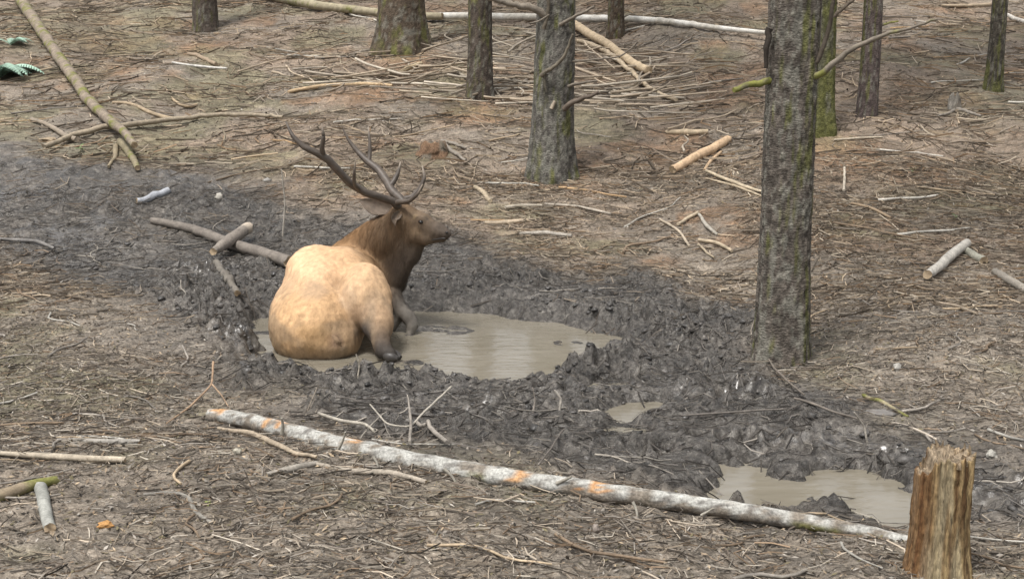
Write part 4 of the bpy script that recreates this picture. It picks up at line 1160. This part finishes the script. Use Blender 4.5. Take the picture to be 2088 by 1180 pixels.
ear((818, 432, 9.985), (804, 446, 9.955), (806, 462, 9.95), .032, (0, -1, .1), 6)
# eye, nostril, mouth, hooves, tail
def blob(name, c0, r, colr, m, parent, rot=0):
    V = IV * (1 + .06 * np.sin(IV[:, :1] * 5)) * np.array(r)
    cr, sr = math.cos(rot), math.sin(rot)
    V = np.stack([V[:, 0] * cr - V[:, 2] * sr, V[:, 1], V[:, 0] * sr + V[:, 2] * cr], 1) + c0
    return mk(name, V, IF, m, np.array(colr), parent)
def on_skin(px, py, Y0=9.7):                 # first body point behind a pixel
    Ys = np.linspace(Y0, 10.6, 1200); P = np.stack([u(px, py, y) for y in Ys]); d = elk_sdf(P)[0]
    i = np.argmax(d < .001); return P[i]
blob('eye', on_skin(858, 453) + np.array([0, .006, 0]), (.019, .014, .015), (.012, .009, .007), M_eye, elk, -.3)
blob('nostril', on_skin(911, 474) + np.array([0, .003, 0]), (.012, .008, .008), (.012, .01, .01), M_eye, elk, -.5)
ml = np.stack([on_skin(x, y) for x, y in [(880, 489), (890, 488), (900, 486), (908, 486)]])
V, F = tube(resample(ml, 12), [.003, .006, .005], 6); mk('mouth', V, F, M_dark, np.array([.02, .016, .014]), elk)
def hoof(a, b, r):
    A_, B_ = u(*a), u(*b)
    out = []
    side = np.cross(B_ - A_, [0, 0, 1.0]); side /= np.linalg.norm(side) + 1e-9
    for s in (-1, 1):
        Q = resample([A_ + side * s * r * .5, (A_ + B_) / 2 + side * s * r * .6, B_ + side * s * r * .45], 8)
        out.append(tube(Q, [r * .7, r * .85, r * .75, r * .35], 9, .05, 3))
    V, F, _ = merge(out); mk('hoof', V, F, M_dark, np.array([.045, .04, .036]), elk)
hoof((790, 722, 8.94), (814, 730, 8.9), .048)
hoof((834, 686, 9.84), (832, 700, 9.78), .034)
Q = resample([on_skin(676, 684, 8.6) + np.array([0, .016, 0]), on_skin(686, 696, 8.6) + np.array([0, .016, 0]), on_skin(697, 710, 8.6) + np.array([0, .018, 0])], 12)
V, F = tube(Q, [.012, .022, .024, .010], 12, .4, 44, 50)
mk('tail', V, F, M_fur, np.array([[.21, .14, .085]]) * (.5 + fbm3(V[:, 0] * 50, V[:, 1] * 50, V[:, 2] * 50, 3, 9)[:, None]), elk)

# ------------------------------------------------------------------ rotten stump beside the puddle
def rotten_stump():
    Yc = 4.95
    b0, t0 = u(1905, 1190, Yc), u(1915, 918, Yc)
    bz = float(Hg(b0[0], b0[1])[0]); Ht = t0[2] - bz
    sides, n = 128, 70
    a = np.linspace(0, 2 * math.pi, sides, endpoint=False)
    s = np.linspace(-.15, 1, n)
    ss, aa = np.meshgrid(s, a, indexing='ij'); ca, sa = np.cos(aa), np.sin(aa)
    R0 = pxw(t0, 112) / 2
    groove = np.abs(fbm3(ca * 6, sa * 6, ss * .9, 4, 801) - .5) * 2
    slabs = np.floor(fbm3(ca * 2.6, sa * 2.6, ss * .25, 2, 802) * 7) / 7
    r = R0 * (1.0 + .22 * (slabs - .5) + .30 * (np.clip(groove, 0, .4) - .2) + .28 * np.exp(-np.clip(ss, 0, 2) / .22) + .05 * (fbm3(ca * 9, sa * 9, ss * 9, 3, 803) - .5) * 2)
    top = 1.0 - .13 * sstep(.35, .95, -ca + .15 * sa) - .10 * fbm2(ca * 5 + 9, sa * 5, 3, 804) + .04 * slabs
    V = np.stack([b0[0] + .012 * ss + ca * r, b0[1] + sa * r, bz + np.where(ss > 0, ss * top, ss) * Ht], -1)
    # ragged, hollowed top
    rings = [V.reshape(-1, 3)]
    for q in range(1, 7):
        f = 1 - q / 6.5
        ring = V[-1].copy(); ctr = np.array([b0[0] + .012, b0[1], 0])
        ring[:, :2] = ctr[:2] + (ring[:, :2] - ctr[:2]) * f
        ring[:, 2] = ring[:, 2] - Ht * (.035 * q * .5 + .10 * (fbm2(np.cos(a) * f * 6, np.sin(a) * f * 6, 3, 805) - .5) * (q > 0))
        rings.append(ring)
    V = np.vstack(rings); N = n + 6
    i = np.arange(N - 1)[:, None] * sides; j = np.arange(sides)[None]
    F = np.stack([i + j, i + (j + 1) % sides, i + sides + (j + 1) % sides, i + sides + j], -1).reshape(-1, 4)
    A = np.arctan2(V[:, 1] - b0[1], V[:, 0] - b0[0])
    t = fbm3(np.cos(A) * 6, np.sin(A) * 6, V[:, 2] * 2.2, 4, 806)
    c = lerp3((.085, .048, .022), (.31, .225, .115), sstep(.3, .68, t))
    g_ = sstep(.55, .7, fbm3(np.cos(A) * 3, np.sin(A) * 3, V[:, 2] * 1.5, 3, 807))[:, None] * .7
    c = c * (1 - g_) + np.array([[.27, .23, .15]]) * g_
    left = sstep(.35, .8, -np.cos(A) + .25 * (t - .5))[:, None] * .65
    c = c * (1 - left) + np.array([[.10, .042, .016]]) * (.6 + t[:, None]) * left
    c[n * sides:] = np.array([.23, .18, .125]) * (.6 + .8 * t[n * sides:, None])
    e = root('rotten_stump', (b0[0], b0[1], bz), 'broken rotten tree stump with bare ochre wood, by the shallow puddle', 'stump')
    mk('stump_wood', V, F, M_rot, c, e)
    # splinters round the rim
    rg = np.random.default_rng(11)
    for k in range(20):
        an = rg.uniform(0, 6.28); rr = R0 * rg.uniform(.75, 1.0); j = int(an / 6.2832 * sides) % sides
        z = rings[0].reshape(n, sides, 3)[-1, j, 2]
        P = np.array([b0[0] + .012 + math.cos(an) * rr, b0[1] + math.sin(an) * rr, z - .02])
        Q = np.stack([P, P + [0, 0, .02], P + [rg.normal(0, .006), rg.normal(0, .006), rg.uniform(.025, .05)]])
        v, f = tube(Q, [.009, .007, .002], 5)
        mk('splinter', v, f, M_rot, np.array([.27, .205, .135]) * rg.uniform(.6, 1.2), e, smooth=False)
rotten_stump()

def old_stump(px, py, w, h, label, tone, tip, seed, roots):
    p = at(px, py); r0 = pxw(p, w) / 2; hh = pxw(p, h)
    e = root('old_stump', p, label, 'stump')
    sides, n = 48, 22
    a = np.linspace(0, 2 * math.pi, sides, endpoint=False); s = np.linspace(0, 1, n)
    ss, aa = np.meshgrid(s, a, indexing='ij'); ca, sa = np.cos(aa), np.sin(aa)
    r = r0 * (1.25 - .45 * ss) * (1 + .5 * (fbm3(ca * 3, sa * 3, ss, 3, seed) - .5) + .25 * (fbm3(ca * 8, sa * 8, ss * 4, 3, seed + 1) - .5))
    jag = .65 + .7 * fbm2(ca * 3 + 5, sa * 3, 3, seed + 2)
    V = np.stack([p[0] + ca * r, p[1] + sa * r, p[2] - .08 + (ss * jag) * hh + .08 * ss], -1)
    in1 = V[-1].copy(); in1[:, :2] = p[:2] + (in1[:, :2] - p[:2]) * .5; in1[:, 2] -= hh * .35
    in2 = V[-1].copy(); in2[:, :2] = p[:2] + (in2[:, :2] - p[:2]) * .05; in2[:, 2] = in1[:, 2].mean() - hh * .1
    V = np.vstack([V.reshape(-1, 3), in1, in2])
    i = np.arange(n + 1)[:, None] * sides; j = np.arange(sides)[None]
    F = np.stack([i + j, i + (j + 1) % sides, i + sides + (j + 1) % sides, i + sides + j], -1).reshape(-1, 4)
    t = fbm3(V[:, 0] * 12, V[:, 1] * 12, V[:, 2] * 12, 3, seed + 4)
    k = sstep(.45, .6, fbm3(V[:, 0] * 5, V[:, 1] * 5, V[:, 2] * 5, 3, seed + 5))
    c = (np.array([tone]) * (1 - k[:, None]) + np.array([tip]) * k[:, None]) * (.5 + t[:, None])
    mk('stump_wood', V, F, M_rot, c, e)
    for (q, w_) in roots:
        P = [at(*z) + np.array([0, 0, .02]) for z in q]
        v, f, c = branch_mesh(P, pxw(p, w_) / 2, pxw(p, w_) / 4, (.21, .185, .155), seed + 7)
        mk('root', v, f, M_wood, c, e)
old_stump(884, 310, 56, 20, 'low crumbling orange rotten stump on the slope behind the antlers', (.16, .10, .062), (.13, .11, .085), 851, [([(905, 300), (930, 318), (950, 330)], 12), ([(900, 292), (925, 296), (950, 306)], 10)])
old_stump(1946, 222, 26, 28, 'small weathered grey stump on the open slope', (.24, .22, .19), (.16, .14, .115), 861, [([(1950, 225), (1975, 232), (2000, 240)], 9), ([(1945, 228), (1930, 236), (1912, 240)], 7)])

# ------------------------------------------------------------------ stones, chunks, ferns, seedlings
def lump(name, px, py, w, h, colr, label, cat, seed, m=M_stone, flat=.8):
    p = at(px, py + h * .45); rx, rz = pxw(p, w) / 2, pxw(p, h) / 2
    v = IV.copy(); v *= (.3 + 1.3 * fbm3(v[:, 0] * 1.9 + seed, v[:, 1] * 1.9, v[:, 2] * 1.9, 3, seed))[:, None]
    v = v * np.array([rx, rx * .8, rz * flat]) * 1.15
    c = np.array([colr]) * (.5 + .5 * fbm3(v[:, 0] * 60, v[:, 1] * 60, v[:, 2] * 60, 2, seed)[:, None])
    o = mk(name, v + p + np.array([0, rx * .5, rz * .45]), IF, m, c, origin=p, smooth=(m is M_stone))
    return tag(o, label, cat)
lump('pale_stone', 446, 398, 15, 18, (.48, .45, .39), 'small white stone in the dark mud above the crossed logs', 'stone', 1)
lump('pale_stone', 545, 366, 15, 11, (.36, .34, .31), 'small pale stone on litter above the crossed logs', 'stone', 2)
lump('pale_stone', 1800, 842, 60, 13, (.22, .205, .19), 'flat pale grey stone showing at the mud edge by the mossy stick', 'stone', 3)
lump('wood_chip', 484, 918, 18, 20, (.40, .37, .30), 'pale square wood chip on the foreground litter', 'wood chip', 4, M_wood)
lump('wood_chip', 212, 1068, 28, 16, (.50, .27, .10), 'small bright orange wood chip on the foreground litter', 'wood chip', 5, M_wood)
lump('wood_chip', 1215, 1075, 15, 28, (.34, .29, .25), 'grey brown wood chip in front of the lichen log', 'wood chip', 6, M_wood)
lump('wood_chip', 2022, 922, 20, 26, (.44, .42, .37), 'pale splinter of wood behind the rotten stump', 'wood chip', 7, M_wood)
lump('wood_chip', 1830, 745, 13, 22, (.42, .40, .36), 'whitish wood scrap on the litter by the stout trunk', 'wood chip', 8, M_wood)
lump('wood_chip', 95, 284, 34, 14, (.36, .28, .19), 'tan bark slab by the short grey branch', 'bark', 9, M_wood)

def fern(px, py, fronds, label, size, seed):
    p = at(px, py); e = root('fern', p, label, 'fern')
    rg = np.random.default_rng(seed)
    for k in range(fronds):
        a = rg.uniform(-.9, 1.5) if k % 2 else rg.uniform(0, 6.28); L = size * rg.uniform(.7, 1.1)
        d = np.array([math.cos(a), math.sin(a) * .8, 0]); t = np.linspace(0, 1, 22)
        P = p + d[None] * (L * t)[:, None] + np.array([[0, 0, 1]]) * (L * (1.0 * t - .9 * t ** 2.2))[:, None]
        T, A, B = frames(P); V, F, o_ = [], [], 0
        for i in range(2, 21):
            w = L * .17 * math.sin(math.pi * min(1, .12 + t[i] * .9)) ** .8 + .006
            for s in (-1, 1):
                tip = P[i] + A[i] * s * w + T[i] * w * .35 - np.array([0, 0, w * .3])
                h = L * .021
                V += [P[i] - T[i] * h, P[i] + T[i] * h, tip + T[i] * h * .4, tip - T[i] * h * .6]
                F.append([o_, o_ + 1, o_ + 2, o_ + 3]); o_ += 4
        v2, f2 = tube(P, [.006, .002], 5, close=False)
        V = np.vstack([np.array(V), v2]); F = np.vstack([np.array(F), f2 + o_])
        mk('frond', V, F, M_leaf, np.array([.30, .43, .34]) * rg.uniform(.7, 1.2), e, smooth=False)
fern(-12, 165, 22, 'blue-green fern with arching fronds near the peeled log', .8, 901)
fern(22, 92, 10, 'small pale green fern clump upslope of the blue-green fern', .38, 902)
def seedling(px, py, label, seed, s, colr):
    p = at(px, py); e = root('seedling', p, label, 'seedling'); rg = np.random.default_rng(seed)
    P = np.stack([p, p + [0.01, 0, s * .5], p + [.02, .01, s]]); v, f = tube(P, [.004, .002], 5)
    mk('stem', v, f, M_leaf, np.array([.12, .11, .05]), e)
    for k in range(7):
        a = k * 2.4 + rg.random(); L = s * rg.uniform(.5, .9); d = np.array([math.cos(a), math.sin(a), rg.uniform(-.1, .5)]); q = np.array([-d[1], d[0], rg.normal(0, .2)])
        b = p + np.array([.01, 0, s * rg.uniform(.4, 1)])
        V = [b, b + d * L * .5 + q * L * .22, b + d * L, b + d * L * .5 - q * L * .22]
        mk('leaf', np.array(V), np.array([[0, 1, 2, 3]]), M_leaf, np.array(colr) * rg.uniform(.7, 1.2), e, smooth=False)
seedling(1945, 452, 'tiny green seedling on the open slope', 911, .06, (.16, .24, .09))
seedling(1860, 355, 'tiny pale green seedling near the slim reddish trunk', 912, .07, (.2, .26, .11))
seedling(163, 312, 'small green seedling by the curved bare branch', 913, .09, (.12, .2, .07))
seedling(420, 1034, 'tiny yellow-green sprout by the elbow-bent stick', 914, .03, (.3, .34, .1))
seedling(1268, 128, 'small green sprout on the peeled tan log', 915, .1, (.12, .2, .05))
